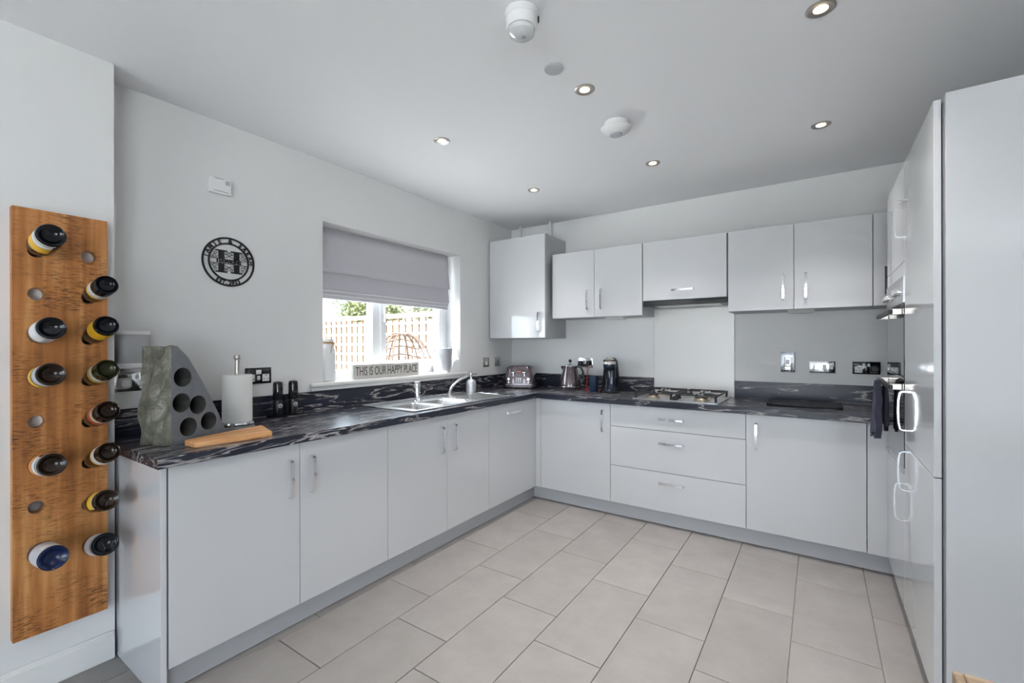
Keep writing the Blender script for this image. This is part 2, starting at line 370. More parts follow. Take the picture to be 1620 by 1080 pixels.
# rear and side walls behind the camera, with glazed patio doors and a slim side light
mb = MB(); y0, y1 = -4.75, -4.6
mb.box(XN, -1.5, y0, y1, -.1, ZC).box(-1.5, .6, y0, y1, 2.1, ZC).box(.6, 2.95, y0, y1, -.1, ZC).box(-1.5, .6, y0, y1, -.1, .0)
struct('wall_rear', mb, 'paint')
struct('sun_block_slab', MB().box(-1.8, .9, -5.70, -4.75, 2.18, 2.26), 'upvc')  # unseen slab added to keep sun off the floor behind the camera
struct('wall_side', MB().box(2.8, 2.95, -4.6, -4.0, -.1, ZC).box(2.8, 2.95, -1.6, 1.99, -.1, ZC).box(2.8, 2.95, -4.0, -1.6, 2.12, ZC).box(2.8, 2.95, -4.0, -1.6, -.1, .0), 'paint')
def glazed(name, axis, a0, a1, z0, z1, c, n):
    root = bpy.data.objects.new(name, None); C.objects.link(root); root['kind'] = 'structure'
    def bx(p, q, r, s_, d): return MB().box(p, q, c-d, c+d, r, s_, .004, 1) if axis == 'x' else MB().box(c-d, c+d, p, q, r, s_, .004, 1)
    wd = (a1-a0)/n
    for i in range(n):
        p, q = a0+wd*i, a0+wd*(i+1); f = .05
        part('door_frame', bx(p, p+f, z0, z1, .03), 'upvc', root); part('door_frame', bx(q-f, q, z0, z1, .03), 'upvc', root)
        part('door_frame', bx(p+f, q-f, z0, z0+f, .03), 'upvc', root); part('door_frame', bx(p+f, q-f, z1-f, z1, .03), 'upvc', root)
        part('pane', bx(p+f, q-f, z0+f, z1-f, .006), 'glass', root)
glazed('door_1', 'x', -1.5, .6, 0, 2.1, -4.675, 3)
glazed('door_2', 'y', -4.0, -1.6, 0, 2.12, 2.875, 3)
struct('baseboard_left', MB().box(XN, XN+.016, -4.6, .612, 0, .100, .003, 1).box(XN, XN+.010, -4.6, .612, .095, .112, .004, 2), 'skirt')
# window in the left wall
win = bpy.data.objects.new('window_1', None); C.objects.link(win); win['kind'] = 'structure'; win.location = (XW-.15, (WY0+WY1)/2, WZ0)
fx0, fx1 = XW-.225, XW-.155
def wf(y0, y1, z0, z1, a=fx0, b=fx1, nm='window_frame'): return part(nm, MB().box(a, b, y0, y1, z0, z1, .006, 2), 'upvc', win)
WS = 1.040
wf(WY0, WY0+.065, WS, WZ1); wf(WY1-.065, WY1, WS, WZ1); wf(WY0+.065, WY1-.065, WS, WS+.06); wf(WY0+.065, WY1-.065, WZ1-.06, WZ1); 
wf(2.165, 2.235, WS+.06, WZ1-.06, nm='mullion')
def sash(y0, y1):
    a, b = XW-.215, XW-.140; z0, z1 = WS+.055, WZ1-.055; t = .055
    wf(y0, y0+t, z0, z1, a, b, 'sash'); wf(y1-t, y1, z0, z1, a, b, 'sash'); wf(y0+t, y1-t, z0, z0+t, a, b, 'sash'); wf(y0+t, y1-t, z1-t, z1, a, b, 'sash')
    part('pane', MB().box(XW-.186, XW-.180, y0+t, y1-t, z0+t, z1-t), 'glass', win)
sash(2.228, WY1-.058)
part('pane', MB().box(XW-.190, XW-.184, WY0+.065, 2.165, WS+.06, WZ1-.06), 'glass', win)
h = part('window_handle', MB().box(XW-.140, XW-.128, 2.243, 2.263, 1.50, 1.58, .004).box(XW-.128, XW-.112, 2.246, 2.260, 1.44, 1.555, .004), 'upvc', win)
struct('trim_1', MB().box(XW-.155, XW+.0, WY0+.001, WY1-.001, WZ0, WS).box(XW, XW+.032, WY0-.095, WY1+.075, 1.012, WS, .010, 3), 'skirt')
struct('trim_2', MB().box(XW, XW+.020, WY0-.085, WY1+.065, .990, 1.014, .004, 2), 'skirt')

# ================================================================== THE GARDEN beyond the window
struct('patio_ground', MB().box(-40, -2.8525, -20, 30, -.30, -.15).box(-2.8525, 12, -20, -4.75, -.30, -.15).box(2.95, 12, -4.75, 30, -.30, -.15), 'patio')
FYp = 5.45
fence = thing('trellis_fence', 'sunlit pale wooden garden fence with square trellis battens seen through the window', 'fence', (-6.5, FYp, -.15))
bmsh = MB().box(-.074, .074, 0, .02, 0, 1.86, .002, 1).mesh('fence_board')
for i in range(44): link('fence_board', bmsh, 'fencewood', fence, (-3.4+.15*i, .03, 0))
vb = MB().box(-.011, .011, -.004, .022, .1, 1.90).mesh('upright_batten'); hb = MB().box(-3.5, 3.2, 0, .022, -.020, .020).mesh('cross_batten')
for i in range(40): link('upright_batten', vb, 'fenceshade', fence, (-3.42+.165*i, .006, 0))  # thin dark uprights draw the trellis shadow lines
for i in range(9): link('cross_batten', hb, 'fencewood', fence, (0, -.017, .36+.18*i))
part('top_rail', MB().box(-3.5, 3.2, -.035, .06, 1.90, 1.97, .004, 1), 'fencewood', fence, local=True)
pm = MB().box(-.05, .05, .05, .15, 0, 2.0).mesh('fence_post')
for i in range(4): link('fence_post', pm, 'fencewood', fence, (-3.3+2.1*i, 0, 0))
def shrub(x, y, rx, ry, z0, z1, m, label, n, seed):
    rnd = random.Random(seed); t = thing('garden_tree', label, 'tree', (x, y, -.15), 0, 'trees beyond the garden fence')
    mb = MB().tube([(0,0,0), (.03,.02,z0+.2), (0,.05,(z0+z1)/2+.15)], .06, 8, [.08,.06,.03]); part('trunk', mb, 'bark', t, True, True)
    f = MB(); zc, hz = (z0+z1)/2+.15, (z1-z0)/2
    for i in range(n):
        a = rnd.uniform(0, 2*PI); u = rnd.uniform(-1, 1); q = math.sqrt(1-u*u); r = rnd.uniform(.55, 1)*(1+.22*math.sin(3*a+seed)*math.cos(4*u))
        p = Vector((rx*q*math.cos(a)*r, ry*q*math.sin(a)*r, zc+hz*u*r)); d = Vector((rnd.gauss(0,1), rnd.gauss(0,1), rnd.gauss(0,1))).normalized(); e = d.orthogonal().normalized(); s_ = rnd.uniform(.035, .07)
        f.poly([p-d*s_, p+e*s_*.5, p+d*s_, p-e*s_*.5])
    o = part('foliage', f, m, t, local=True)
shrub(-8.3, 6.7, .75, .6, 1.4, 2.7, 'leafB', 'bushy yellow-green tree top above the fence in the left window pane', 2600, 1)
shrub(-10.2, 8.0, 1.0, .7, 1.5, 3.4, 'leafA', 'dark green leafy tree rising above the fence at the far end', 2600, 2)
shrub(-7.6, 8.6, 1.0, .7, 1.5, 3.2, 'leafA', 'dark green leafy tree above the fence beside the window mullion', 2200, 3)
shrub(-6.2, 6.8, .8, .6, 1.4, 2.6, 'leafB', 'bushy yellow-green tree top above the fence in the right window pane', 2200, 4)
shrub(-5.4, 8.3, .9, .7, 1.5, 3.0, 'leafA', 'dark green leafy tree above the fence behind the wicker chair', 2200, 5)
# wicker chair shell
wk = thing('wicker_chair', 'brown open-weave wicker garden chair shell standing before the fence', 'chair', (-4.72, 4.25, -.15))
def egg(a, b): return Vector((.48*math.sin(b)*math.cos(a), .40*math.sin(b)*math.sin(a), .98-.62*math.cos(b)))
for i in range(15):
    a = PI*.10 + 1.55*PI*i/14
    part('wicker_stake', MB().tube([egg(a, PI*(.08+.84*j/12)) for j in range(13)], .013, 5), 'wicker', wk, local=True)
for j in range(11):
    b = PI*(.12+.76*j/10)
    part('wicker_weaver', MB().tube([egg(PI*.10+1.55*PI*i/24, b+.05*math.sin(i*.8)) for i in range(25)], .012, 5), 'wicker', wk, local=True)
part('base_ring', MB().tube([(.34*math.cos(2*PI*i/24), .34*math.sin(2*PI*i/24), .02) for i in range(25)], .02, 6).tube([(0,0,.02),(0,0,.42)], .03, 8).tube([(-.34,0,.02),(.34,0,.02)], .018, 6), 'wicker', wk, local=True)
# ================================================================== CABINETS
def handle(parent, c, ld, od, L=.165, nm='handle'):
    c, ld, od = Vector(c), Vector(ld), Vector(od); wd = ld.cross(od)
    P = [c+ld*s_*L/2+od*o_ for s_, o_ in ((-1,0),(-.99,.015),(-.93,.023),(-.6,.028),(0,.030),(.6,.028),(.93,.023),(.99,.015),(1,0))]
    return part(nm, MB().sweep(P, wd, .014, .006), 'chrome', parent, True)
G = .0015
def door(parent, axis, a0, a1, z0, z1, face, nm='door', m='lacquer', th=.019):
    a0, a1, z0, z1 = a0+G, a1-G, z0+G, z1-G
    if axis == '+x': mb = MB().box(face-th, face, a0, a1, z0, z1, .0015, 2)
    elif axis == '-y': mb = MB().box(a0, a1, face, face+th, z0, z1, .0015, 2)
    else: mb = MB().box(face, face+th, a0, a1, z0, z1, .0015, 2)
    return part(nm, mb, m, parent)
def shell(parent, x0, x1, y0, y1, z0, z1, nm='body', m='carcass'): return part(nm, MB().box(x0, x1, y0, y1, z0, z1), m, parent)
# ---- left run
def left_unit(name, label, y0, y1):
    return thing(name, label, 'cabinet', ((XW+XL)/2, (y0+y1)/2, ZDB-.0))
BX0, BX1 = XW+.012, XL-.0205
LY = (.644, 1.140, 1.639, 2.110, 2.542, 3.160)
ZT = ZWB-.0005
t = left_unit('base_cabinet', 'double-door grey gloss base cabinet beneath the stone bottle block and kitchen roll', LY[0], LY[2])
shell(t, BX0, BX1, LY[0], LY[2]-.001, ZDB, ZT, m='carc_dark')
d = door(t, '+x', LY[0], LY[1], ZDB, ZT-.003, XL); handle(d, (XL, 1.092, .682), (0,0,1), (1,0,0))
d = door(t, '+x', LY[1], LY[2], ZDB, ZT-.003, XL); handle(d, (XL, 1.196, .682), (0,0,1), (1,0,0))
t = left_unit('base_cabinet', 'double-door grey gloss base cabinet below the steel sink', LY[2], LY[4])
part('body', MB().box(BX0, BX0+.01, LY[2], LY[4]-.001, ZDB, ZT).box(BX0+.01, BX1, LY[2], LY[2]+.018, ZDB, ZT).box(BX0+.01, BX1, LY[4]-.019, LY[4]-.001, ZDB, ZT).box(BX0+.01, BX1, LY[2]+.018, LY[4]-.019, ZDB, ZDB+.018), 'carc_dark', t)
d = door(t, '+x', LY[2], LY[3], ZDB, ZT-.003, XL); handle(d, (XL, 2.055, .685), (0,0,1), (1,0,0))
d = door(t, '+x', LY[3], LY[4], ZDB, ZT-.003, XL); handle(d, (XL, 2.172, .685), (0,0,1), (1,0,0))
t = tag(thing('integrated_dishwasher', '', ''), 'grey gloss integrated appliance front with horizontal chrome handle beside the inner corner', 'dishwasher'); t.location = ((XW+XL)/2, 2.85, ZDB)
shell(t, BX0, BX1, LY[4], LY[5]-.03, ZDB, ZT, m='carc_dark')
d = door(t, '+x', LY[4], LY[5]-.02, ZDB, ZT-.003, XL); handle(d, (XL, 2.84, .765), (0,1,0), (1,0,0), .175)
solo('end_panel', MB().box(XW+.004, XL, .622, .640, 0, ZWB-.0005, .001, 1), 'lacquer', 'upright grey gloss end panel closing the base units beside the wooden bottle rack', 'panel')
solo('corner_post', MB().box(XL-.02, XL, LY[5]-.018, YB, ZDB, ZT, .001, 1).box(XL, -1.8785, YB, YB+.02, ZDB, ZT, .001, 1), 'lacquer', 'narrow grey L-shaped post filling the inner corner between base units', 'corner post')
solo('plinth_board', MB().box(XL-.065, XL-.047, .642, YB+.047, .004, ZDB-.001), 'plinth', 'long grey plinth board under the window-side base cabinets', 'plinth')
solo('plinth_board', MB().box(XL-.046, XR+.06, YB+.047, YB+.065, .004, ZDB-.001), 'plinth', 'long grey plinth board under the drawers and hob-side cabinets', 'plinth')
# ---- back run
BXs = (-1.877, -1.280, -.380, .221)
BY0, BY1 = YB+.0205, YW-.012
t = thing('base_cabinet', 'single-door grey gloss base cabinet in the inner corner below kettle and coffee machine', 'cabinet', (-1.58, 3.46, ZDB))
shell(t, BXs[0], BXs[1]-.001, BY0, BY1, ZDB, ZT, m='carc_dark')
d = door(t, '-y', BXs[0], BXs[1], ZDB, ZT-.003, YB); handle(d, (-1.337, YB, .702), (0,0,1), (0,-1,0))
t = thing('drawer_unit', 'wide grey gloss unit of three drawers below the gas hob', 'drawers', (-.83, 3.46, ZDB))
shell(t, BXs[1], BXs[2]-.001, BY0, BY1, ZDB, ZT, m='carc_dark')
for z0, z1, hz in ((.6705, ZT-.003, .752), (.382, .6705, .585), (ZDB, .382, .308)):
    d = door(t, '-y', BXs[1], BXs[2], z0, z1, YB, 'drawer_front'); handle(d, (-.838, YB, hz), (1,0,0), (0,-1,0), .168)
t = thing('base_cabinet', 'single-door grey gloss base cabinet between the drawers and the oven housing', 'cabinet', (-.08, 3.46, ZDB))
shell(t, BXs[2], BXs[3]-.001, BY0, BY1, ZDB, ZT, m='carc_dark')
d = door(t, '-y', BXs[2], BXs[3], ZDB, ZT-.003, YB); handle(d, (-.322, YB, .698), (0,0,1), (0,-1,0))
solo('filler_panel', MB().box(BXs[3]+.002, XR+.05, YB+.002, YB+.02, ZDB, ZT, .001, 1), 'lacquer', 'narrow upright grey filler panel between base cabinet and oven housing', 'panel')
# ---- wall cabinets
YU = 3.43
UT, UB = 2.050, 1.497
t = thing('boiler_cupboard', 'tall grey gloss wall cupboard in the corner with white pipes above', 'cupboard', (-2.24, 3.56, 1.33))
shell(t, XW+.006, -1.942, 3.383, YW-.002, 1.330, 2.228, m='carcass')
d = door(t, '-y', XW+.022, -1.940, 1.330, 2.230, 3.362, th=.020); handle(d, (-1.998, 3.362, 1.470), (0,0,1), (0,-1,0), .170)
for x, lb_ in ((-2.412, 'short white pipe above the corner cupboard, next to the window wall'), (-2.080, 'short white pipe above the corner cupboard, next to the wall cabinets')):
    solo('boiler_pipe', MB().lathe([(.014, 2.229), (.014, ZC)], (x, 3.70, 0), 14), 'white', lb_, 'pipe', 'pipes above the corner cupboard', True)
def wall_unit(name, label, x0, x1): return thing(name, label, 'cabinet', ((x0+x1)/2, 3.59, UB))
t = wall_unit('wall_cabinet', 'double-door grey gloss wall cabinet between corner cupboard and cooker hood', -1.907, -1.120)
shell(t, -1.907, -1.121, YU+.0205, YW-.002, UB, UT)
d = door(t, '-y', -1.907, -1.516, UB, UT, YU); handle(d, (-1.572, YU, 1.640), (0,0,1), (0,-1,0))
d = door(t, '-y', -1.516, -1.120, UB, UT, YU); handle(d, (-1.452, YU, 1.640), (0,0,1), (0,-1,0))
t = wall_unit('wall_cabinet', 'short grey gloss flap-door cabinet above the gas hob', -1.118, -.524)
shell(t, -1.1185, -.524, YU+.0205, YW-.002, 1.604, UT, m='carc_dark')
d = door(t, '-y', -1.116, -.526, 1.602, UT, YU); handle(d, (-.822, YU, 1.672), (1,0,0), (0,-1,0), .160)
hd = thing('cooker_hood', 'slim black cooker hood under the flap-door cabinet', 'cooker hood', (-.82, 3.58, 1.56))
part('hood_body', MB().box(-1.115, -.527, YU+.03, YW-.004, 1.570, 1.603), 'black', hd); part('visor', MB().box(-1.115, -.527, YU+.006, YU+.03, 1.560, 1.598, .002, 1), 'blackgloss', hd)
part('grease_filter', MB().box(-1.05, -.60, YU+.07, YW-.04, 1.566, 1.570), 'steel', hd)
t = wall_unit('wall_cabinet', 'double-door grey gloss wall cabinet above the switches and sockets', -.520, .268)
shell(t, -.520, .268, YU+.0205, YW-.002, UB, UT)
d = door(t, '-y', -.520, -.131, UB, UT, YU); handle(d, (-.190, YU, 1.643), (0,0,1), (0,-1,0), .170)
d = door(t, '-y', -.131, .268, UB, UT, YU); handle(d, (-.067, YU, 1.643), (0,0,1), (0,-1,0), .170)
t = wall_unit('wall_cabinet', 'narrow wall cabinet end half hidden behind the oven housing', .270, .62)
shell(t, .270, .62, YU+.0205, YW-.002, UB, UT)
d = door(t, '-y', .270, .62, UB, UT, YU); handle(d, (.327, YU, 1.643), (0,0,1), (0,-1,0), .170)
for x, lb in ((-1.37, 'pale wedge-shaped lamp under the wall cabinet above the kettle'), (-.095, 'pale wedge-shaped lamp under the wall cabinet above the switches')):
    t = thing('under_cabinet_lamp', lb, 'lamp', (x, 3.52, UB-.022))
    part('lamp_body', MB().rings([[(-.075,-.05,.022),(.075,-.05,.022),(.075,.06,.022),(-.075,.06,.022)], [(-.07,.0,.002),(.07,.0,.002),(.07,.06,.002),(-.07,.06,.002)]]), 'white', t, local=True)
    part('diffuser', MB().box(-.06, .06, .008, .05, .0, .002), 'disc', t, local=True)
# ---- tall units on the right
TZ = 2.062
yA, yJ, yC = 1.982, 2.590, 3.177
t = thing('fridge_housing', 'tall grey gloss integrated fridge freezer unit with two doors and broad side panel', 'cabinet', (.62, (yA+yJ)/2, 0))
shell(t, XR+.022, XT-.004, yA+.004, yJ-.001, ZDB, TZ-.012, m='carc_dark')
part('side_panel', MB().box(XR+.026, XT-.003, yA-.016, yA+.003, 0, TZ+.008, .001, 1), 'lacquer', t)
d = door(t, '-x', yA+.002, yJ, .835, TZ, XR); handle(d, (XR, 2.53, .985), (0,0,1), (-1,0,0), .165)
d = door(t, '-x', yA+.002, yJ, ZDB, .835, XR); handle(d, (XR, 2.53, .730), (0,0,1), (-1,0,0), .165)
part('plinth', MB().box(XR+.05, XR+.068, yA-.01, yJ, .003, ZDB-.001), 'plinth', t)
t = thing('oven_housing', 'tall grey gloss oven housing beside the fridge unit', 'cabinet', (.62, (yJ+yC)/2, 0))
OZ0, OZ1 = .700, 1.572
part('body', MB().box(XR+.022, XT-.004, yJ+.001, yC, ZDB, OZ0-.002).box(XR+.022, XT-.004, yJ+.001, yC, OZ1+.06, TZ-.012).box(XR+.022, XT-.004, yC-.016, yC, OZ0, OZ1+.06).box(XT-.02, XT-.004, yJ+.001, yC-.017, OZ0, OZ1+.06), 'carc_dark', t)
d = door(t, '-x', yJ, yC, 1.632, TZ, XR); handle(d, (XR, 2.655, 1.83), (0,0,1), (-1,0,0), .165)
d = door(t, '-x', yJ, yC, ZDB, OZ0-.002, XR); handle(d, (XR, 2.655, .565), (0,0,1), (-1,0,0), .165)
part('rail', MB().box(XR, XR+.019, yJ+.002, yC-.002, OZ1+.001, 1.629), 'lacquer', t)
part('plinth', MB().box(XR+.05, XR+.068, yJ+.001, yC, .003, ZDB-.001), 'plinth', t)
ov = thing('double_oven', 'built-in double oven with steel control panel and black glass doors', 'oven', (.60, (yJ+yC)/2, OZ0))
part('oven_body', MB().box(XR+.024, XT-.03, yJ+.006, yC-.018, OZ0, OZ1), 'grey', ov)
part('control_panel', MB().box(XR-.004, XR+.023, yJ+.003, yC-.003, 1.452, OZ1-.002, .002, 1), 'steel', ov)
for i, y in enumerate((2.68, 2.75, 3.03, 3.10)):
    part('knob', MB().lathe([(.021, 0), (.021, .004), (.017, .006), (.015, .022), (.013, .024)], n=20, mx=Matrix.Rotation(-PI/2, 4, 'Y')).xf(lambda p, y=y: p+Vector((XR-.004, y, 1.505))), 'chrome', ov, True)
part('display', MB().box(XR-.0052, XR-.004, 2.82, 2.96, 1.485, 1.53), 'blackgloss', ov)
def oven_door(z0, z1, zh):
    d = part('oven_door', MB().box(XR-.002, XR+.022, yJ+.003, yC-.003, z0, z1, .002, 1), 'glassblk', ov)
    part('handle_bar', MB().box(XR-.050, XR-.036, yJ+.03, yC-.03, zh-.011, zh+.011, .004, 2), 'black', d)
    for y in (yJ+.06, yC-.06): part('handle_bracket', MB().box(XR-.046, XR-.002, y-.010, y+.010, zh-.013, zh+.013, .002, 1), 'satin', d)
oven_door(1.128, 1.450, 1.415); oven_door(OZ0+.025, 1.124, 1.078)
part('steel_base_trim', MB().box(XR-.002, XR+.022, yJ+.003, yC-.003, OZ0, OZ0+.023, .002, 1), 'steel', ov)
# tea towel over the lower oven handle, hanging down
tw = thing('tea_towel', 'dark slate blue waffle tea towel hanging over the lower oven handle', 'towel', (XR-.043, 2.98, .80))
zb = 1.078
def cloth(y0, y1, x_out, zlow, seed, flip):
    rnd = random.Random(seed); mb = MB(); NU, NV = 14, 26; R = []
    for j in range(NV+1):
        row = []
        for i in range(NU+1):
            u = i/NU; v = j/NV; y = y0+(y1-y0)*u + .004*math.sin(9*v+seed)
            z = zb+.014 - v*(zb+.014-zlow-.02*math.sin(5*u+seed))
            fold = .006*math.sin(u*15+seed)*min(1, v*3)
            x = XR-.043 + flip*(.014*min(1, v*8)**.5) + flip*(x_out*v) + fold
            row.append(Vector((x, y, z)))
        R.append(row)
    back = [[p+Vector((.005*flip, 0, 0)) for p in r] for r in R]
    for A in (R, back):
        V = [[mb.bm.verts.new(p) for p in r] for r in A]
        for a, b in zip(V, V[1:]):
            for i in range(NU): mb.bm.faces.new((a[i], a[i+1], b[i+1], b[i]))
    return mb
part('front_fall', cloth(2.93, 3.10, .018, .800, 1, -1), 'waffle', tw, 'all')
part('back_fall', cloth(2.95, 3.09, .004, .840, 2, 1), 'towel', tw, 'all')
part('hemmed_edge', MB().sweep([(XR-.062-.003*math.sin(i), 2.926+.004*math.sin(i*.9), zb+.01-i*.021) for i in range(15)], (1,.4,0), .03, .006), 'towel', tw, True)

# ================================================================== WORKTOP, UPSTANDS, SPLASHBACK
WX1 = XT-.02
SK = dict(x0=-2.27, x1=-2.0, y0=1.93, y1=2.42)
t = thing('worktop', 'L-shaped black marble-effect worktop running under the window and round to the oven', 'worktop', (XW+.3, 2.0, ZWB))
mb = MB(); y0 = .614
mb.box(XW+.001, XF, .6165, SK['y0'], ZWB, ZWT).box(XW+.001, SK['x0'], SK['y0'], SK['y1'], ZWB, ZWT).box(SK['x1'], XF, SK['y0'], SK['y1'], ZWB, ZWT).box(XW+.001, XF, SK['y1'], YW-.001, ZWB, ZWT)
mb.box(XN+.001, XF, .606, .6165, ZWB, ZWT)
part('worktop_section', mb, 'marble_y', t)
part('worktop_section', MB().box(XF, XR-.001, YF, YW-.001, ZWB, ZWT).box(XR-.001, XT-.003, 3.180, YW-.001, ZWB, ZWT), 'marble_x', t)
UH = .998
for y0, y1, nm in ((.617, YW-.001, 'long black marble-effect upstand below the window'),):
    solo('upstand', MB().box(XW, XW+.018, y0, y1, ZWT, UH-.009, .0), 'marble_y', nm, 'upstand')
solo('upstand', MB().box(XW+.019, -1.127, YW-.018, YW, ZWT, UH, .0), 'marble_x', 'short black marble-effect upstand behind kettle and coffee machine', 'upstand')
solo('upstand', MB().box(-.523, XT-.003, YW-.018, YW, ZWT, UH, .0), 'marble_x', 'black marble-effect upstand below the row of switches and sockets', 'upstand')
solo('splashback', MB().box(-1.126, -.524, YW-.008, YW, ZWT, 1.560, .001, 1), 'splash', 'brushed stainless steel splashback panel behind the gas hob', 'splashback')
# ================================================================== SINK AND TAP
sx0, sx1, sy0, sy1 = -2.455, -1.962, 1.865, 2.905; zt = ZWT+.004
t = thing('kitchen_sink', 'stainless steel inset sink with two bowls and ribbed drainer', 'sink', (-2.2, 2.38, ZWT))
b1, b2 = (1.935, 2.150), (2.200, 2.415)
mb = MB(); bx0, bx1 = -2.265, -2.005
mb.box(sx0, bx0, sy0, sy1, ZWT, zt).box(bx1, sx1, sy0, sy1, ZWT, zt).box(bx0, bx1, sy0, b1[0], ZWT, zt).box(bx0, bx1, b1[1], b2[0], ZWT-.02, zt).box(bx0, bx1, b2[1], sy1, ZWT, zt)
part('sink_deck', mb, 'steel', t)
part('sink_rim', MB().tube([(sx0,sy0,zt),(sx1,sy0,zt),(sx1,sy1,zt),(sx0,sy1,zt),(sx0,sy0,zt)], .004, 6), 'chrome', t, True)
for (p, q), dp in ((b1, .15), (b2, .13)):
    cx, cy, W, D = (bx0+bx1)/2, (p+q)/2, bx1-bx0, q-p; m2 = MB()
    R = []
    for z, s_ in ((zt, 0), (zt-.006, .004), (zt-dp+.03, .012), (zt-dp+.008, .022), (zt-dp, .04)):
        ring = []; w_, d_, r = W-2*s_, D-2*s_, .03
        for ax, ay, a0 in ((w_/2-r, d_/2-r, 0), (-w_/2+r, d_/2-r, PI/2), (-w_/2+r, -d_/2+r, PI), (w_/2-r, -d_/2+r, 1.5*PI)):
            for i in range(6): a = a0+PI/2*i/5; ring.append(Vector((cx+ax+r*math.cos(a), cy+ay+r*math.sin(a), z)))
        R.append(ring)
    m2.rings(R, False, True); b = part('bowl', m2, 'steel', t, True)
    part('drain', MB().lathe([(.030, 0), (.030, .002), (.022, .003), (.010, .001)], (cx, cy, zt-dp+.0005)), 'chrome', b, True)
for i in range(8):
    x = -2.235+.030*i; part('drainer_rib', MB().box(x, x+.012, 2.49, 2.86, zt, zt+.003, .0012, 1), 'steel', t)
part('drainer_edge', MB().box(-2.28, -1.99, 2.445, 2.458, zt, zt+.004, .0015, 1), 'chrome', t)
t = thing('pillar_tap', 'short upright chrome pillar tap at the divider between the sink bowls', 'tap', (-2.292, 2.212, zt))
part('tap_base', MB().lathe([(.027, 0), (.027, .006), (.022, .012), (.022, .02)]), 'chrome', t, True, True)
part('tap_body', MB().lathe([(.021, .02), (.021, .126), (.0195, .130)]), 'chrome', t, True, True)
part('tap_cap', MB().lathe([(.019, .130), (.019, .136), (.015, .139)]), 'satin', t, True, True)
part('tap_collar', MB().lathe([(.0225, .060), (.0235, .063), (.0235, .068), (.0225, .071)]), 'chrome', t, True, True)
t = thing('curved_spout', 'grey curved flat metal spout rising from sink deck towards the soap dispenser', 'spout', (-2.435, 2.70, zt))
part('spout_foot', MB().lathe([(.020, 0), (.020, .006), (.012, .010)]), 'satin', t, True, True)
P = [Vector((0, .27*(1-math.cos(a)), .128*math.sin(a))) for a in [PI/2*i/12 for i in range(13)]]
R = []
for i, p in enumerate(P):
    w_ = .012+.010*i/12; tt = (P[min(i+1, 12)]-P[max(i-1, 0)]).normalized(); nn = tt.cross(Vector((1,0,0)))
    R.append([p+Vector((w_,0,0))*math.cos(k*PI/6)+nn*.011*math.sin(k*PI/6) for k in range(12)])
part('spout_blade', MB().rings(R), 'steel', t, True, True)
t = thing('soap_dispenser', 'grey ceramic soap dispenser with chrome pump beside the drainer', 'dispenser', (-2.40, 2.925, ZWT))
part('bottle', MB().lathe([(.036, 0), (.040, .004), (.042, .05), (.041, .085), (.030, .104), (.016, .110)], (0,0,0)), 'galv', t, True, True)
part('pump', MB().lathe([(.014, .108), (.014, .122), (.006, .124), (.006, .148), (.013, .149), (.013, .160), (.008, .163)]).tube([(0,0,.155),(.018,.03,.156),(.022,.042,.150)], .005, 8), 'chrome', t, True, True)

# ================================================================== WALL PLATES
def plate(label, F, loc, w_, h_, kind, m='chrome', grp=None, plugs=(), cat='socket', nm='wall_socket'):
    root = thing(nm, label, cat, loc)
    f = lambda mb: mb.xf(lambda p: F @ p)
    part('face_plate', f(MB().box(-w_/2, w_/2, -h_/2, h_/2, 0, .007, .0025, 2)), m, root, True, True)
    def socket(u):
        part('socket_insert', f(MB().box(u-.019, u+.019, -.031, .008, .007, .0085, .001, 1)), 'white' if m != 'black2' else 'black', root, local=True)
        for du, dv, ww, hh in ((0, .001, .004, .008), (-.011, -.018, .008, .004), (.011, -.018, .008, .004)):
            part('pin_slot', f(MB().box(u+du-ww/2, u+du+ww/2, dv-hh/2, dv+hh/2, .0085, .0089)), 'black', root, local=True)
    def rocker(u, v, a=.010, b=.013, mm='white'): part('rocker', f(MB().box(u-a, u+a, v-b, v+b, .007, .011, .0015, 1)), mm, root, local=True)
    if kind == 'double':
        socket(-w_*.28); socket(w_*.28); rocker(-.013, .020, .007, .010); rocker(.013, .020, .007, .010)
    elif kind == 'usb':
        socket(-w_*.28); socket(w_*.28); rocker(0, .020, .014, .012); part('usb_port', f(MB().box(-.008, .008, -.024, .0, .007, .0095, .001, 1)), 'white', root, local=True)
    elif kind == 'single': socket(.0); rocker(0, .024, .007, .008)
    elif kind == 'switch2': rocker(-.012, 0, .008, .012, 'grey'); rocker(.012, 0, .008, .012, 'grey')
    elif kind == 'switch1': rocker(0, .0, .014, .018, 'grey')
    elif kind == 'spur': rocker(0, .0, .012, .018); part('flex_outlet', f(MB().box(-.020, .020, -.058, -.030, .007, .012, .003, 1)), 'satin', root, local=True)
    elif kind == 'cooker': rocker(.012, .0, .011, .015); rocker(.050, .0, .011, .015); part('fuse_holder', f(MB().box(-.045, -.020, -.018, .018, .007, .010, .002, 1)), 'satin', root, local=True)
    for u, v, mm in plugs:
        part('plug', f(MB().loft([(.009, .048, .046, .012), (.030, .046, .044, .012), (.040, .030, .028, .010)], c=(u, v, 0))), mm, root, True, True)
    return root
plate('chrome double wall socket with a white plug below the white speaker', FX, (XW, .722, 1.108), .146, .086, 'double', plugs=((-.035, -.005, 'white'),))
plate('dark mirror-finish double wall socket with usb ports between kitchen roll and mills', FX, (XW, 1.270, 1.103), .140, .088, 'usb', 'blackgloss')
plate('small chrome single socket beside the window sill end', FX, (XW, 3.327, 1.112), .086, .086, 'single', 'satin')
plate('small chrome switch plate in the corner above the toaster', FX, (XW, 3.505, 1.112), .086, .086, 'switch1', 'satin', cat='switch', nm='wall_switch')
plate('chrome double wall socket with two black plugs behind kettle and coffee machine', FY, (-1.745, YW, 1.110), .150, .086, 'double', plugs=((-.040, -.006, 'black'), (.040, -.006, 'black')))
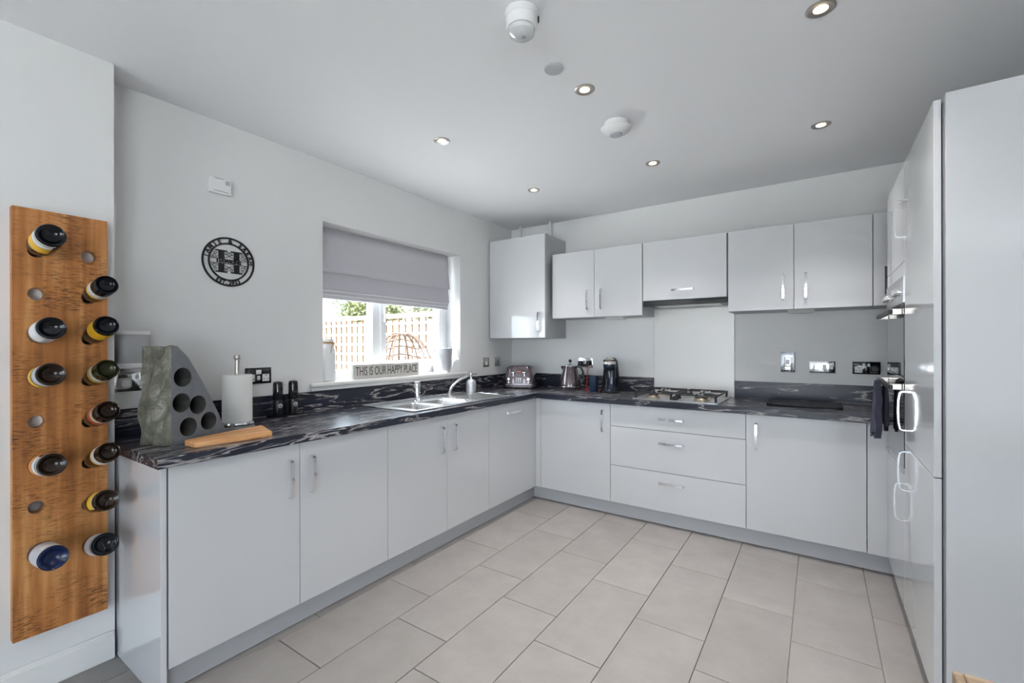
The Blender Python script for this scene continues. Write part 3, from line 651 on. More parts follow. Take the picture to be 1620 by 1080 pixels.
plate('tall bluish chrome switched plate right of the steel splashback', FY, (-.181, YW, 1.146), .088, .146, 'spur', 'socketblue', cat='switch', nm='wall_switch')
plate('chrome two-rocker appliance switch plate between tall plate and double socket', FY, (.020, YW, 1.114), .148, .082, 'cooker', 'chrome', cat='switch', nm='wall_switch')
plate('dark chrome double socket with a black plug nearest the oven housing', FY, (.258, YW, 1.114), .146, .082, 'double', 'blackgloss', plugs=((.042, -.006, 'black'),))
t = thing('motion_sensor', 'small white square sensor box high on the window wall', 'sensor', (XW, 1.075, 2.086))
f = lambda mb: mb.xf(lambda p: FX @ p)
part('sensor_case', f(MB().box(-.052, .052, -.040, .040, 0, .026, .004, 2)), 'white', t, False, True)
part('sensor_lens', f(MB().box(.020, .042, .008, .030, .026, .028, .001, 1)), 'disc', t, local=True); part('seam', f(MB().box(-.030, .012, .032, .035, .026, .0268)), 'grey', t, local=True); part('grille', f(MB().box(-.034, .036, -.031, -.028, .026, .0268)), 'grey', t, local=True)

# ================================================================== ROUND NAME SIGN
sg = thing('round_name_sign', 'round black cut-out metal name sign with large letter H', 'sign', (XW, 1.122, 1.705))
part('outer_ring', f(MB().ring_flat(.128, .119, .002, .007)), 'signblack', sg, local=True)
part('inner_ring', f(MB().ring_flat(.099, .091, .002, .007)), 'signblack', sg, local=True)
def glyphs(name, chars, r, a0, a1, size, flip=False):
    mb = MB(); n = len(chars)
    for i, ch in enumerate(chars):
        if ch == ' ': continue
        a = a0+(a1-a0)*i/(n-1); bm = text(ch, size, .0022, .95, bold=.0009); rot = a-PI/2 if not flip else a+PI/2
        mb.merge(bm, Matrix.Translation((r*math.cos(a), r*math.sin(a), .0045)) @ Matrix.Rotation(rot, 4, 'Z'))
    part(name, f(mb), 'signblack', sg, local=True)
R_ = math.radians
glyphs('top_lettering', 'JAMIE & SARAH', .109, R_(170), R_(4), .031); glyphs('bottom_lettering', 'EST.2023', .109, R_(240), R_(296), .027, True)
for s_ in (-1, 1):
    x = .037*s_; mb = MB()
    for q in (-1, 1):
        mb = MB(); b0, b1 = sorted((.012*q, .0515*q)); c0, c1 = sorted((.0515*q, .058*q))
        mb.rings([[(x+a_, v_*q, t_) for a_, v_ in ((-.0135,.012),(.0135,.012),(.0135,.050),(.028,.0525),(.028,.058),(-.028,.058),(-.028,.0525),(-.0135,.050))] for t_ in (.002, .007)])
        part('letter_stem', f(mb), 'signblack', sg, local=True)
mb = MB().box(-.093, .093, .0105, .0125, .002, .007).box(-.093, .093, -.0125, -.0105, .002, .007); part('name_band', f(mb), 'signblack', sg, local=True)
mb = MB(); mb.merge(text('HAWKINS', .026, .0022, 1.0, bold=.0007), Matrix.Translation((0, 0, .0045))); part('name_lettering', f(mb), 'signblack', sg, local=True)
mb = MB()
def curl(cx, cy, r, a0, turns, sgn):
    mb.tube([(cx+r*(1-.7*i/16)*math.cos(a0+sgn*turns*2*PI*i/16), cy+r*(1-.7*i/16)*math.sin(a0+sgn*turns*2*PI*i/16), .0045) for i in range(17)], .0013, 5)
for sy in (-1, 1):
    for sx in (-1, 1):
        curl(.068*sx, .026*sy, .012, 0, 1.1, sx*sy); curl(.066*sx, .042*sy, .009, PI, 1.1, -sx*sy); curl(.080*sx, .020*sy, .007, 1, 1.0, sx)
        curl(.010*sx, .044*sy, .009, PI/2, 1.2, sx*sy); mb.tube([(.024*sx, .020*sy, .0045), (.010*sx, .024*sy, .0045), (0, .030*sy, .0045), (-.010*sx, .036*sy, .0045), (-.022*sx, .038*sy, .0045)], .0016, 5)
part('scrollwork', f(mb), 'signblack', sg, True, True)
part('standoff', f(MB().box(-.004, .004, .120, .126, 0, .002).box(-.004, .004, -.126, -.120, 0, .002)), 'signblack', sg, local=True)

# ================================================================== BLIND AND SILL THINGS
by0, by1, bxp = 1.672, 2.915, XW-.100
bl = thing('roman_blind', 'pale grey fabric roman blind half lowered in the window recess', 'blind', (bxp, (by0+by1)/2, 1.59))
def drape(prof, y0, y1, th=.004, amp=.003, ny=28):
    mb = MB(); V = []
    for off in (0, -th):
        A = []
        for j in range(ny+1):
            y = y0+(y1-y0)*j/ny; A.append([mb.bm.verts.new((x+off+amp*math.sin(j*.9+z*20)*(1 if 1.62 < z < 2.0 else .2), y, z)) for x, z in prof])
        V.append(A)
    n = len(prof)
    for A in V:
        for a, b in zip(A, A[1:]):
            for i in range(n-1): mb.bm.faces.new((a[i], a[i+1], b[i+1], b[i]))
    for a in (0, ny):
        for i in range(n-1): mb.bm.faces.new((V[0][a][i], V[0][a][i+1], V[1][a][i+1], V[1][a][i]))
    for k in (0, n-1):
        for j in range(ny): mb.bm.faces.new((V[0][j][k], V[0][j+1][k], V[1][j+1][k], V[1][j][k]))
    return mb
part('fabric', drape([(bxp, 2.038), (bxp+.006, 1.96), (bxp+.012, 1.88), (bxp+.024, 1.80), (bxp+.030, 1.765), (bxp+.026, 1.750), (bxp+.006, 1.745), (bxp, 1.72)], by0, by1), 'blind', bl, 'all')
part('lower_fold', drape([(bxp-.006, 1.765), (bxp+.010, 1.740), (bxp+.016, 1.68), (bxp+.020, 1.635), (bxp+.014, 1.628)], by0+.002, by1-.003), 'blind', bl, 'all')
part('hem_fold', drape([(bxp+.004, 1.640), (bxp+.010, 1.622), (bxp+.011, 1.605), (bxp+.004, 1.602)], by0+.002, by1-.003), 'blind', bl, 'all')
part('bottom_bar', drape([(bxp-.002, 1.612), (bxp+.004, 1.597), (bxp+.003, 1.576), (bxp-.004, 1.574)], by0+.002, by1-.003), 'blind', bl, 'all')
part('hem_tape', MB().box(bxp+.008, bxp+.022, by0+.002, by1-.003, 1.6245, 1.6285), 'hem', bl); part('hem_tape', MB().box(bxp+.004, bxp+.0125, by0+.002, by1-.003, 1.5985, 1.6025), 'hem', bl)
part('head_rail', MB().box(bxp-.025, bxp-.003, by0, by1, 2.012, 2.042), 'white', bl)
# white bottle vase with twine
t = thing('bottle_vase', 'white ceramic bottle vase with jute twine round its neck on the window sill', 'vase', (-2.612, 1.742, WS))
part('vase_body', MB().lathe([(.040, 0), (.044, .004), (.045, .15), (.044, .19), (.036, .215), (.033, .245), (.034, .268), (.032, .270), (.028, .262), (.028, .2)], cap1=False), 'ceramic', t, True, True)
part('twine', MB().tube([(.0365*math.cos(a), .0365*math.sin(a), .240+.0035*a/(2*PI)) for a in [2*PI*i/20 for i in range(61)]], .0025, 6), 'twine', t, True, True)
part('twine_bow', MB().tube([(.036, .012, .245), (.045, .03, .24), (.05, .045, .215), (.045, .03, .20), (.038, .012, .24)], .0022, 6).tube([(.037, .010, .243), (.042, -.006, .21), (.043, -.01, .18)], .0022, 6).tube([(.037, .012, .243), (.05, .05, .20), (.052, .06, .17)], .002, 6), 'twine', t, True, True)
# wooden slogan sign
t = thing('slogan_sign', 'whitewashed wooden block sign reading THIS IS OUR HAPPY PLACE on the sill', 'sign', (-2.585, 2.200, WS)); t.rotation_euler = (0, 0, .012)
part('sign_board', MB().box(-.012, .012, -.302, .302, 0, .098, .002, 1), 'signwood', t, local=True)
bm = text('THIS IS OUR HAPPY PLACE', .086, .0006, .52)
wd = max(v.co.x for v in bm.verts)-min(v.co.x for v in bm.verts); k = .565/wd
for v in bm.verts: v.co.x *= k
mb = MB(); mb.merge(bm, Matrix.Translation((.0126, .0, .049)) @ FX); part('lettering', mb, 'ink', t, local=True)
# bucket
t = thing('metal_bucket', 'small galvanised metal bucket with wire handle on the window sill', 'bucket', (-2.615, 2.805, WS))
part('bucket_body', MB().lathe([(.066, 0), (.068, .003), (.090, .196), (.094, .198), (.094, .203), (.088, .203), (.066, .008)], cap1=True), 'galv', t, True, True)
part('bucket_band', MB().lathe([(.0745, .060), (.0762, .063), (.0752, .066)], cap0=False, cap1=False).lathe([(.0855, .150), (.0872, .153), (.0862, .156)], cap0=False, cap1=False), 'galv', t, True, True)
for s_ in (-1, 1): part('handle_lug', MB().box(-.010, .010, s_*.098-.006, s_*.098+.006, .165, .195, .003, 1), 'galv', t, local=True)
part('bail_handle', MB().tube([(.02*math.sin(a)+.0, .105*math.cos(a), .178+.048*math.sin(a)) for a in [PI*i/16 for i in range(17)]], .0025, 6), 'galv', t, True, True)
# ================================================================== WOODEN BOTTLE RACK AND BOTTLES
XB0, XB1 = XN+.001, -2.345
ry0, ry1, rz0, rz1 = .326, .583, .222, 1.764
rk = thing('wooden_bottle_rack', 'tall wall-hung mango wood plank drilled with holes for bottles', 'bottle rack', (XN, (ry0+ry1)/2, rz0))
ZL = [1.612-.1546*i for i in range(8)]; ZR = [1.615-.160*i for i in range(8)]
HOLES = [(.385, z) for z in ZL] + [(.528, z) for z in ZR]
def rack_mesh():
    mb = MB(); HR = .0225; cols = ((ry0, (ry0+ry1)/2, .385, ZL), ((ry0+ry1)/2, ry1, .528, ZR))
    n = 20
    def quadgrid(x, a, b, z0, z1, cy, cz):   # rectangle with a round hole
        sq = []; ci = []
        for i in range(n):
            t_ = 2*PI*i/n; c, s_ = math.cos(t_), math.sin(t_)
            ci.append((x, cy+HR*c, cz+HR*s_))
            k = min(((b-cy) if c > 0 else (cy-a))/max(abs(c), 1e-6), ((z1-cz) if s_ > 0 else (cz-z0))/max(abs(s_), 1e-6))
            sq.append((x, cy+k*c, cz+k*s_))
        for i in range(n):
            j = (i+1) % n; mb.poly([sq[i], sq[j], ci[j], ci[i]])
        for yy, zz in ((a, z0), (a, z1), (b, z0), (b, z1)):    # fill the corners
            ang = math.atan2(zz-cz, yy-cy) % (2*PI); i = int(ang/(2*PI/n)) % n; j = (i+1) % n
            mb.poly([sq[i], (x, yy, zz), sq[j]])
        return ci
    for a, b, cy, Z in cols:
        edges = [rz1] + [(Z[i]+Z[i+1])/2 for i in range(7)] + [rz0]
        for i, z in enumerate(Z):
            f1 = quadgrid(XB1, a, b, edges[i+1], edges[i], cy, z); f0 = quadgrid(XB0, a, b, edges[i+1], edges[i], cy, z)
            for q in range(n): mb.poly([f1[q], f1[(q+1) % n], f0[(q+1) % n], f0[q]])
    for p, q, r_, s_ in (((XB0,ry0,rz0),(XB1,ry0,rz0),(XB1,ry0,rz1),(XB0,ry0,rz1)), ((XB0,ry1,rz0),(XB1,ry1,rz0),(XB1,ry1,rz1),(XB0,ry1,rz1)), ((XB0,ry0,rz0),(XB1,ry0,rz0),(XB1,ry1,rz0),(XB0,ry1,rz0)), ((XB0,ry0,rz1),(XB1,ry0,rz1),(XB1,ry1,rz1),(XB0,ry1,rz1))): mb.poly([p, q, r_, s_])
    return mb
part('rack_plank', rack_mesh(), 'rackwood', rk)
part('hole_cap', MB().lathe([(.017, 0), (.017, .010), (.014, .012)], n=18, mx=Matrix.Rotation(PI/2, 4, 'Y')).xf(lambda p: p+Vector((XB0+.001, .385, ZL[6]-.003))), 'grey', rk, True)
GB = {'brown': mat('amber_brown_bottle_glass', (.016, .008, .004, 1), .08, spec=.35), 'dark': mat('near_black_bottle_glass', (.006, .007, .010, 1), .08, spec=.3), 'green': mat('olive_bottle_glass', (.018, .020, .006, 1), .08, spec=.35), 'blue': mat('dark_blue_bottle_base', (.006, .014, .06, 1), .15, spec=.4)}
LC = {'yellow': mat('yellow_label', (.75, .42, .015, 1), .5), 'white': mat('white_label', (.66, .66, .66, 1), .5), 'grey': mat('silver_grey_label', (.46, .46, .50, 1), .4), 'orange': mat('orange_label', (.62, .22, .03, 1), .5), 'red': mat('red_label', (.36, .03, .02, 1), .5), 'slate': mat('slate_band_label', (.14, .15, .19, 1), .5), 'ornate': mat('ornate_pale_label', (.52, .50, .47, 1), .5, var=.6, vscale=90)}
for k, v in list(GB.items()) + list(LC.items()): M['b_'+k] = v
def bottle(y, zh, Lo, dz, r, glass_, bands, label, a0=0, aspan=2*PI):
    nk = Vector((XB1, y, zh)); bs = Vector((XB1+Lo, y, zh+dz)); ax = (bs-nk).normalized()
    t = tag(thing('wine_bottle', '', '', bs), label, 'bottle', 'bottles in the wooden rack')
    q = ax.to_track_quat('Z', 'Y').to_matrix().to_4x4()      # local z points out of the wall; base at 0, neck towards -z
    L = Lo + .030
    prof = [(.004, -.020), (.016, -.017), (.026, -.010), (r*.86, -.001), (r*.93, .0), (r, -.006), (r, -L*.55), (r*.93, -L*.62), (r*.66, -L*.71), (.0185, -L*.80), (.0150, -L*.86), (.0145, -L)]
    part('bottle_glass', MB().lathe(prof, (0,0,0), 32, q), 'b_'+glass_, t, True, True)
    for z0, z1, col, s0, s1 in bands:
        n = 26; mb = MB(); rr = r+.0006
        R = [[q @ Vector((rr*math.cos(s0+(s1-s0)*i/n), rr*math.sin(s0+(s1-s0)*i/n), -z)) for i in range(n+1)] for z in (z0, z1)]
        mb.rings(R, False, False, False); part('bottle_label', mb, 'b_'+col, t, True, True)
    return t
F_ = (0, 2*PI)
def lb(z0, z1, c, s=F_): return (z0, z1, c, s[0], s[1])
D1 = (-.6, 2.6); yl, yr = .385, .528
bottle(yl, ZL[0], .225, .028, .0385, 'dark', [lb(.010, .020, 'white', (2.0, 5.0)), lb(.024, .050, 'white', (1.9, 4.9)), lb(.052, .105, 'yellow', (1.9, 4.9))], 'dark wine bottle with yellow and white label in the topmost rack hole')
bottle(yl, ZL[2], .225, .027, .0375, 'dark', [lb(.008, .11, 'grey'), lb(.03, .095, 'white', (2.6, 4.4))], 'bottle wrapped in pale silver label with deep dimpled dark base')
bottle(yl, ZL[3], .217, .026, .0375, 'brown', [lb(.006, .016, 'grey'), lb(.016, .060, 'grey'), lb(.075, .115, 'yellow')], 'bottle with silver label and yellow lower band in the rack')
bottle(yl, ZL[5], .225, .033, .0370, 'brown', [lb(.006, .018, 'grey'), lb(.030, .070, 'white', (2.2, 4.8)), lb(.075, .115, 'orange')], 'brown glass bottle with silver, white and orange bands in the rack')
bottle(yl, ZL[7], .240, .034, .0390, 'blue', [lb(.004, .115, 'grey'), lb(.020, .060, 'white', (.2, 2.2))], 'silver-labelled bottle with dark blue base in the lowest rack hole')
bottle(yr, ZR[1], .220, .035, .0345, 'dark', [lb(.050, .085, 'ornate'), lb(.088, .098, 'yellow')], 'dark beer bottle with ornate pale label below the empty upper hole')
bottle(yr, ZR[2], .220, .048, .0360, 'dark', [lb(.014, .085, 'yellow', (2.4, 5.2)), lb(.04, .09, 'yellow', (-.9, .2))], 'dark bottle with plain bright yellow label in the rack')
bottle(yr, ZR[3], .227, .051, .0350, 'green', [lb(.046, .078, 'ornate'), lb(.084, .095, 'yellow')], 'olive green glass bottle with pale label and yellow band')
bottle(yr, ZR[4], .234, .062, .0350, 'brown', [lb(.050, .068, 'ornate'), lb(.070, .082, 'orange'), lb(.086, .105, 'red')], 'brown glass bottle with red and orange ornate label')
bottle(yr, ZR[5], .240, .074, .0345, 'brown', [lb(.036, .070, 'white', (1.6, 5.4)), lb(.072, .082, 'yellow')], 'brown glass bottle with white label and thin yellow band')
bottle(yr, ZR[6], .215, .056, .0365, 'brown', [lb(.026, .034, 'white', (.6, 3.8)), lb(.036, .085, 'yellow', (.6, 3.8))], 'brown glass bottle with yellow label above the dark-based bottle')
bottle(yr, ZR[7], .195, .052, .0385, 'dark', [lb(.002, .022, 'slate'), lb(.024, .090, 'white')], 'bottle with broad white label and matt black base')

# ================================================================== ON THE LEFT WORKTOP
t = thing('smart_speaker', 'white rounded smart speaker with silver mesh mounted above the socket', 'speaker', (-2.478, .700, 1.172))
part('speaker_base', MB().loft([(0, .100, .112, .035), (.004, .104, .116, .036), (.022, .104, .116, .036)]), 'white', t, True, True)
part('mesh_grille', MB().loft([(.022, .103, .115, .036), (.146, .103, .115, .036)]), 'mesh', t, True, True)
part('top_cap', MB().loft([(.146, .104, .116, .036), (.158, .104, .116, .036), (.161, .098, .110, .034)]), 'white', t, True, True)
part('wall_bracket', MB().box(-.0745, -.045, -.015, .015, -.012, .012).box(-.0745, .03, -.02, .02, -.004, .0), 'white', t, local=True)
# stone block
ang = R_(22)
t = thing('stone_bottle_block', 'green-grey rough slate block with five bored bottle holes on the worktop', 'bottle holder', (-2.092, .711, ZWT), ang)
# local: y along the holed face, x out of the holed face (towards the room)
DP, LN, HT = .142, .262, .390
def outline(): return [(0,0), (LN,0), (LN-.015,.035), (LN-.045,.10), (.137,.245), (.074,.345), (.040,HT-.012), (.028,HT), (0,HT)]
PX = [(289,595.5),(287,636),(313,639),(298,674),(330,664.5)]
def hole_uv():
    out = []; yaw, f_ = .5965, 714.313
    for x, y in PX:
        u, v = (x-810)/f_, (y-545.693)/f_
        d = Vector((-math.sin(yaw)+math.cos(yaw)*u, math.cos(yaw)+math.sin(yaw)*u, -v))
        n_ = Vector((math.cos(ang), math.sin(ang), 0)); o = Vector((-2.092, .711, 0)); k = o.dot(n_)/d.dot(n_); p = d*k
        q = p-o; out.append((q.dot(Vector((-math.sin(ang), math.cos(ang), 0))), p.z+H-ZWT))
    return out
HU = hole_uv()
def stone_mesh():
    bm = bmesh.new(); O = outline()
    vs = [bm.verts.new((0, u, v)) for u, v in O]; es = [bm.edges.new((vs[i], vs[(i+1) % len(vs)])) for i in range(len(vs))]
    circ = []
    for u, v in HU:
        c = [bm.verts.new((0, u+.0385*math.cos(2*PI*i/24), v+.0385*math.sin(2*PI*i/24))) for i in range(24)]; circ.append(c)
        es += [bm.edges.new((c[i], c[(i+1) % 24])) for i in range(24)]
    bmesh.ops.triangle_fill(bm, edges=es, use_beauty=True)
    return bm, circ
fb, circ = stone_mesh(); mb = MB(); mb.merge(fb); part('sawn_face', mb, 'sawn', t, local=True)
mb = MB()
for u, v in HU:
    mb.rings([[(x, u+.0385*math.cos(2*PI*i/24), v+.0385*math.sin(2*PI*i/24)) for i in range(24)] for x in (0, -.14)], False, True)
bores = part('bored_hole', mb, 'bore', t, True, True)
mb = MB(); O = outline(); rnd = random.Random(3); cols = 9
def rough(u, v, x, k): return Vector((x, u, v))
def side(p, q, nseg):
    rows = []
    for i in range(nseg+1):
        u = p[0]+(q[0]-p[0])*i/nseg; v = p[1]+(q[1]-p[1])*i/nseg; row = []
        for j in range(cols+1):
            x = -DP*j/cols; b = 0 if j == 0 else .006*math.sin(7*v*6+j*1.3)+.004*math.sin(23*v+2.1*j)
            bulge = -.010*max(0, 1-abs(v-.10)/.14) if p[0] == q[0] == 0 else 0
            nx, nv = (-(q[1]-p[1]), q[0]-p[0]); L_ = math.hypot(nx, nv)
            row.append(mb.bm.verts.new((x - (.010*max(0, 1-abs(v-.09)/.13) if j == cols else 0), u+nx/L_*b*(1 if p[0] == 0 else .5)+bulge*(j/cols), v+nv/L_*b*.5 if 0 < i < nseg else v)))
        rows.append(row)
    for a, b in zip(rows, rows[1:]):
        for j in range(cols): mb.bm.faces.new((a[j], a[j+1], b[j+1], b[j]))
for i in range(1, len(O)): side(O[i], O[(i+1) % len(O)], 18 if i == len(O)-1 else 3)
mb.poly([(-DP, u, v) for u, v in O]); mb.poly([(0,0,0), (0,LN,0), (-DP,LN,0), (-DP,0,0)])
part('rough_sides', mb, 'stone', t, local=True)
# kitchen roll
t = thing('kitchen_roll_holder', 'chrome kitchen roll stand carrying a white paper roll', 'roll holder', (-2.425, 1.105, ZWT))
part('stand_base', MB().lathe([(.080, 0), (.082, .004), (.080, .012), (.074, .015), (.02, .016)], n=40), 'chrome', t, True, True)
part('stand_pole', MB().lathe([(.0105, .015), (.0105, .322), (.014, .326), (.0165, .336), (.013, .346), (.004, .350)]), 'satin', t, True, True)
tag(link('paper_roll', MB().lathe([(.021, 0), (.066, 0), (.0665, .003), (.0665, .228), (.066, .231), (.021, .231), (.021, 0)], n=40, cap0=False, cap1=False).mesh('paper_roll', True), 'paper', None, (-2.425, 1.105, ZWT+.0155)), 'white paper kitchen roll on the chrome stand', 'paper roll')
# chopping board (four corners on the worktop)
t = thing('chopping_board', 'small pale oak chopping board lying at the worktop edge', 'chopping board', (-2.060, .915, ZWT))
Q = [(-2.078, .746), (-1.980, .748), (-1.957, 1.036), (-2.165, 1.095)]
def rr_poly(Q, r, n=5):
    out = []
    for i in range(4):
        p = Vector(Q[i]+(0,)); a = (Vector(Q[i-1]+(0,))-p).normalized(); b = (Vector(Q[(i+1) % 4]+(0,))-p).normalized()
        for k in range(n+1):
            s_ = k/n; out.append(p + a*r*(1-s_)**2 + b*r*s_**2)
    return out
rp = rr_poly(Q, .018); c0 = Vector((-2.060, .915, 0))
part('board', MB().rings([[p-c0+Vector((0,0,.001)) for p in rp], [p-c0+Vector((0,0,.018)) for p in rp], [(p-c0)*.985+Vector((0,0,.0205)) for p in rp]]), 'boardwood', t, True, True)
part('branded_mark', MB().box(-.012, -.006, -.05, .05, .0206, .0209).box(.0, .004, -.035, .035, .0206, .0209), 'twine', t, local=True)
# mills on tray
solo('mill_tray', MB().loft([(0, .075, .190, .02), (.004, .080, .196, .022), (.010, .080, .196, .022)], c=(-2.478, 1.385, ZWT)), 'blackgloss', 'low black tray under the pair of mills', 'tray', smooth=True)
for y, lbl in ((1.340, 'black electric mill standing on the tray, nearer the kitchen roll'), (1.428, 'black electric mill standing on the tray, nearer the window')):
    t = thing('pepper_mill', lbl, 'mill', (-2.478, y, ZWT+.010), group='pair of black mills')
    part('mill_body', MB().lathe([(.025, 0), (.026, .004), (.026, .078), (.0245, .082)]), 'black', t, True, True)
    part('mill_head', MB().lathe([(.0245, .083), (.026, .087), (.025, .168), (.022, .182), (.010, .186)]), 'blackgloss', t, True, True)
    part('round_emblem', MB().ring_flat(.0115, .0095, 0, .0008, 24).box(-.007, .007, -.001, .001, 0, .0008).box(-.006, .006, .003, .0045, 0, .0008).xf(lambda p: FX @ p + Vector((.0262, 0, .052))), 'white', t, local=True)

# ================================================================== TOASTER, KETTLE, COFFEE
t = thing('toaster', 'mocha chrome four-slice toaster with levers and dials in the corner', 'toaster', (-2.290, 3.520, ZWT), -R_(-22))
part('toaster_base', MB().loft([(.006, .270, .235, .04), (.012, .300, .262, .05), (.030, .300, .262, .05), (.036, .290, .252, .045)]), 'mocha', t, True, True)
part('feet', MB().box(-.11, -.09, -.09, -.07, 0, .008).box(.09, .11, -.09, -.07, 0, .008).box(-.11, -.09, .07, .09, 0, .008).box(.09, .11, .07, .09, 0, .008), 'black', t, local=True)
part('toaster_body', MB().loft([(.034, .280, .240, .045), (.10, .268, .228, .05), (.165, .240, .205, .05), (.190, .222, .190, .045), (.200, .200, .172, .04)]), 'mocha', t, True, True)
part('base_trim', MB().loft([(.034, .304, .264, .05), (.038, .304, .264, .05)]), 'chrome', t, True, True)
for i in range(4): part('bread_slot', MB().box(-.080+.044*i, -.060+.044*i, -.066, .066, .200, .2025), 'black', t, local=True)
yf = lambda z: -(.120-.006*(z-.034)/.066) if z < .1 else -(.114-.0115*(z-.1)/.065)
def front(nm, x0, x1, z0, z1, o, m): return part(nm, MB().rings([[(x0, yf(z0)-o, z0), (x1, yf(z0)-o, z0), (x1, yf(z1)-o, z1), (x0, yf(z1)-o, z1)], [(x0, yf(z0)+.012, z0), (x1, yf(z0)+.012, z0), (x1, yf(z1)+.012, z1), (x0, yf(z1)+.012, z1)]]), m, t, local=True)
front('button_panel', -.030, .036, .045, .105, .001, 'grey'); front('badge', -.016, .020, .150, .160, .001, 'amber'); front('display_light', -.008, .012, .128, .132, .001, 'amber')
for x in (-.050, .052):
    front('lever_track', x-.003, x+.003, .045, .140, .0015, 'chrome'); part('lever', MB().box(x-.015, x+.015, -.132, -.106, .138, .152, .004, 2), 'chrome', t, True, True)
for x in (-.090, .092):
    part('dial', MB().lathe([(.016, 0), (.015, .012), (.011, .016)], n=20, mx=Matrix.Rotation(PI/2, 4, 'X')).xf(lambda p, x=x: p+Vector((x, -.112, .085))), 'chrome', t, True, True)
    part('push_button', MB().lathe([(.008, 0), (.007, .008)], n=14, mx=Matrix.Rotation(PI/2, 4, 'X')).xf(lambda p, x=x: p+Vector((x, -.114, .056))), 'chrome', t, True, True)
for i in range(3):
    for j in range(3): part('program_button', MB().box(-.022+.018*i, -.014+.018*i, yf(.055+.016*j)-.0045, yf(.055+.016*j), .052+.016*j, .060+.016*j), 'chrome', t, local=True)
t = thing('kettle', 'mocha chrome conical kettle on a round power base', 'kettle', (-1.822, 3.600, ZWT))
part('power_base', MB().lathe([(.094, 0), (.096, .004), (.096, .016), (.088, .022), (.02, .023)], n=36), 'mocha', t, True, True)
part('base_trim', MB().lathe([(.099, .026), (.100, .028), (.099, .031)], n=36), 'chrome', t, True, True)
part('kettle_body', MB().lathe([(.088, .023), (.097, .031), (.096, .055), (.084, .100), (.071, .150), (.060, .190), (.055, .207)], n=36), 'mocha', t, True, True)
part('lid', MB().lathe([(.055, .207), (.053, .214), (.040, .222), (.012, .228), (.008, .238)], n=30), 'chrome', t, True, True)
part('lid_knob', MB().lathe([(.006, .236), (.013, .246), (.015, .254), (.010, .264), (.003, .267)]), 'black', t, True, True)
part('kettle_handle', MB().tube([(.050, .0, .195), (.075, 0, .206), (.105, 0, .198), (.125, 0, .160), (.132, 0, .110), (.130, 0, .075)], .010, 10), 'black', t, True, True)
part('handle_strut', MB().tube([(.082, 0, .095), (.108, 0, .128), (.124, 0, .160)], .005, 8), 'chrome', t, True, True)
part('spout', MB().rings([[(-.050,-.022,.207),(-.050,.022,.207),(-.060,.018,.165),(-.060,-.018,.165)], [(-.092,-.006,.204),(-.092,.006,.204),(-.078,.005,.176),(-.078,-.005,.176)]]), 'mocha', t, True, True)
t = thing('coffee_machine', 'black capsule coffee machine with rounded silver head', 'coffee machine', (-1.440, 3.585, ZWT), R_(14))
part('machine_base', MB().loft([(0, .150, .220, .05), (.005, .156, .226, .05), (.016, .156, .226, .05), (.020, .148, .218, .048)]), 'blackgloss', t, True, True)
part('drip_tray', MB().lathe([(.048, .018), (.050, .020), (.050, .030), (.044, .032)], (0, -.055, 0)), 'navy', t, True, True)
part('rear_column', MB().loft([(.018, .150, .110, .045, 0, .052), (.10, .140, .105, .045, 0, .050), (.18, .128, .110, .045, 0, .045), (.23, .124, .140, .05, 0, .025), (.262, .112, .130, .05, 0, .022), (.284, .074, .085, .035, 0, .028)]), 'blackgloss', t, True, True)
part('water_tank', MB().lathe([(.034, .030), (.035, .034), (.035, .195), (.032, .200)], (.012, -.012, 0)), 'navy', t, True, True)
part('brew_head', MB().lathe([(.030, .185), (.046, .196), (.052, .215), (.052, .235)], (0, -.045, 0)), 'navy', t, True, True)
part('silver_cap', MB().lathe([(.051, .235), (.050, .250), (.043, .268), (.030, .279), (.008, .284)], (0, -.045, 0)), 'silver', t, True, True)
part('lever', MB().sweep([(-.045, -.02, .240), (-.050, -.05, .262), (-.02, -.095, .268), (.02, -.095, .268), (.050, -.05, .262), (.045, -.02, .240)], (0,0,1), .010, .006), 'black', t, True, True)
solo('tumbler', MB().lathe([(.032, 0), (.034, .003), (.0375, .128), (.0375, .132), (.0345, .132), (.031, .008)], (-1.572, 3.545, ZWT)), 'mug', 'navy blue matt tumbler standing beside the coffee machine', 'tumbler', smooth=True)
solo('power_cable', MB().tube([(-1.705, 3.713, 1.085), (-1.700, 3.705, 1.06), (-1.704, 3.700, .99), (-1.706, 3.695, .93), (-1.708, 3.690, .895), (-1.706, 3.680, .8805), (-1.700, 3.65, .8800), (-1.690, 3.62, .8795), (-1.650, 3.600, .8795), (-1.665, 3.63, .8795), (-1.69, 3.66, .8795), (-1.66, 3.665, .8795), (-1.60, 3.69, .8795), (-1.555, 3.70, .8800)], .0036, 8), 'red', 'thin red power cable trailing from the socket to the worktop', 'cable', smooth=True)

# ================================================================== HOB
hx0, hx1, hy0, hy1 = -1.130, -.545, 3.225, 3.700
t = thing('gas_hob', 'four-burner stainless steel gas hob with black pan supports', 'hob', ((hx0+hx1)/2, (hy0+hy1)/2, ZWT))
cxh, cyh = (hx0+hx1)/2, (hy0+hy1)/2
part('hob_tray', MB().loft([(0, hx1-hx0, hy1-hy0, .012), (.004, hx1-hx0, hy1-hy0, .012), (.007, hx1-hx0-.01, hy1-hy0-.01, .010)], c=(cxh, cyh, ZWT)), 'steel', t, True)
hz = ZWT+.007
for bx, by, r in ((-1.005, 3.335, .030), (-1.005, 3.575, .042), (-.675, 3.335, .042), (-.675, 3.575, .034)):
    b = part('burner', MB().lathe([(r+.012, 0), (r+.010, .006), (r, .008), (r, .016), (r-.004, .018)], (bx, by, hz)), 'sand', t, True)
    part('burner_cap', MB().lathe([(r+.002, .018), (r+.002, .023), (r-.006, .026)], (bx, by, hz)), 'iron', b, True)
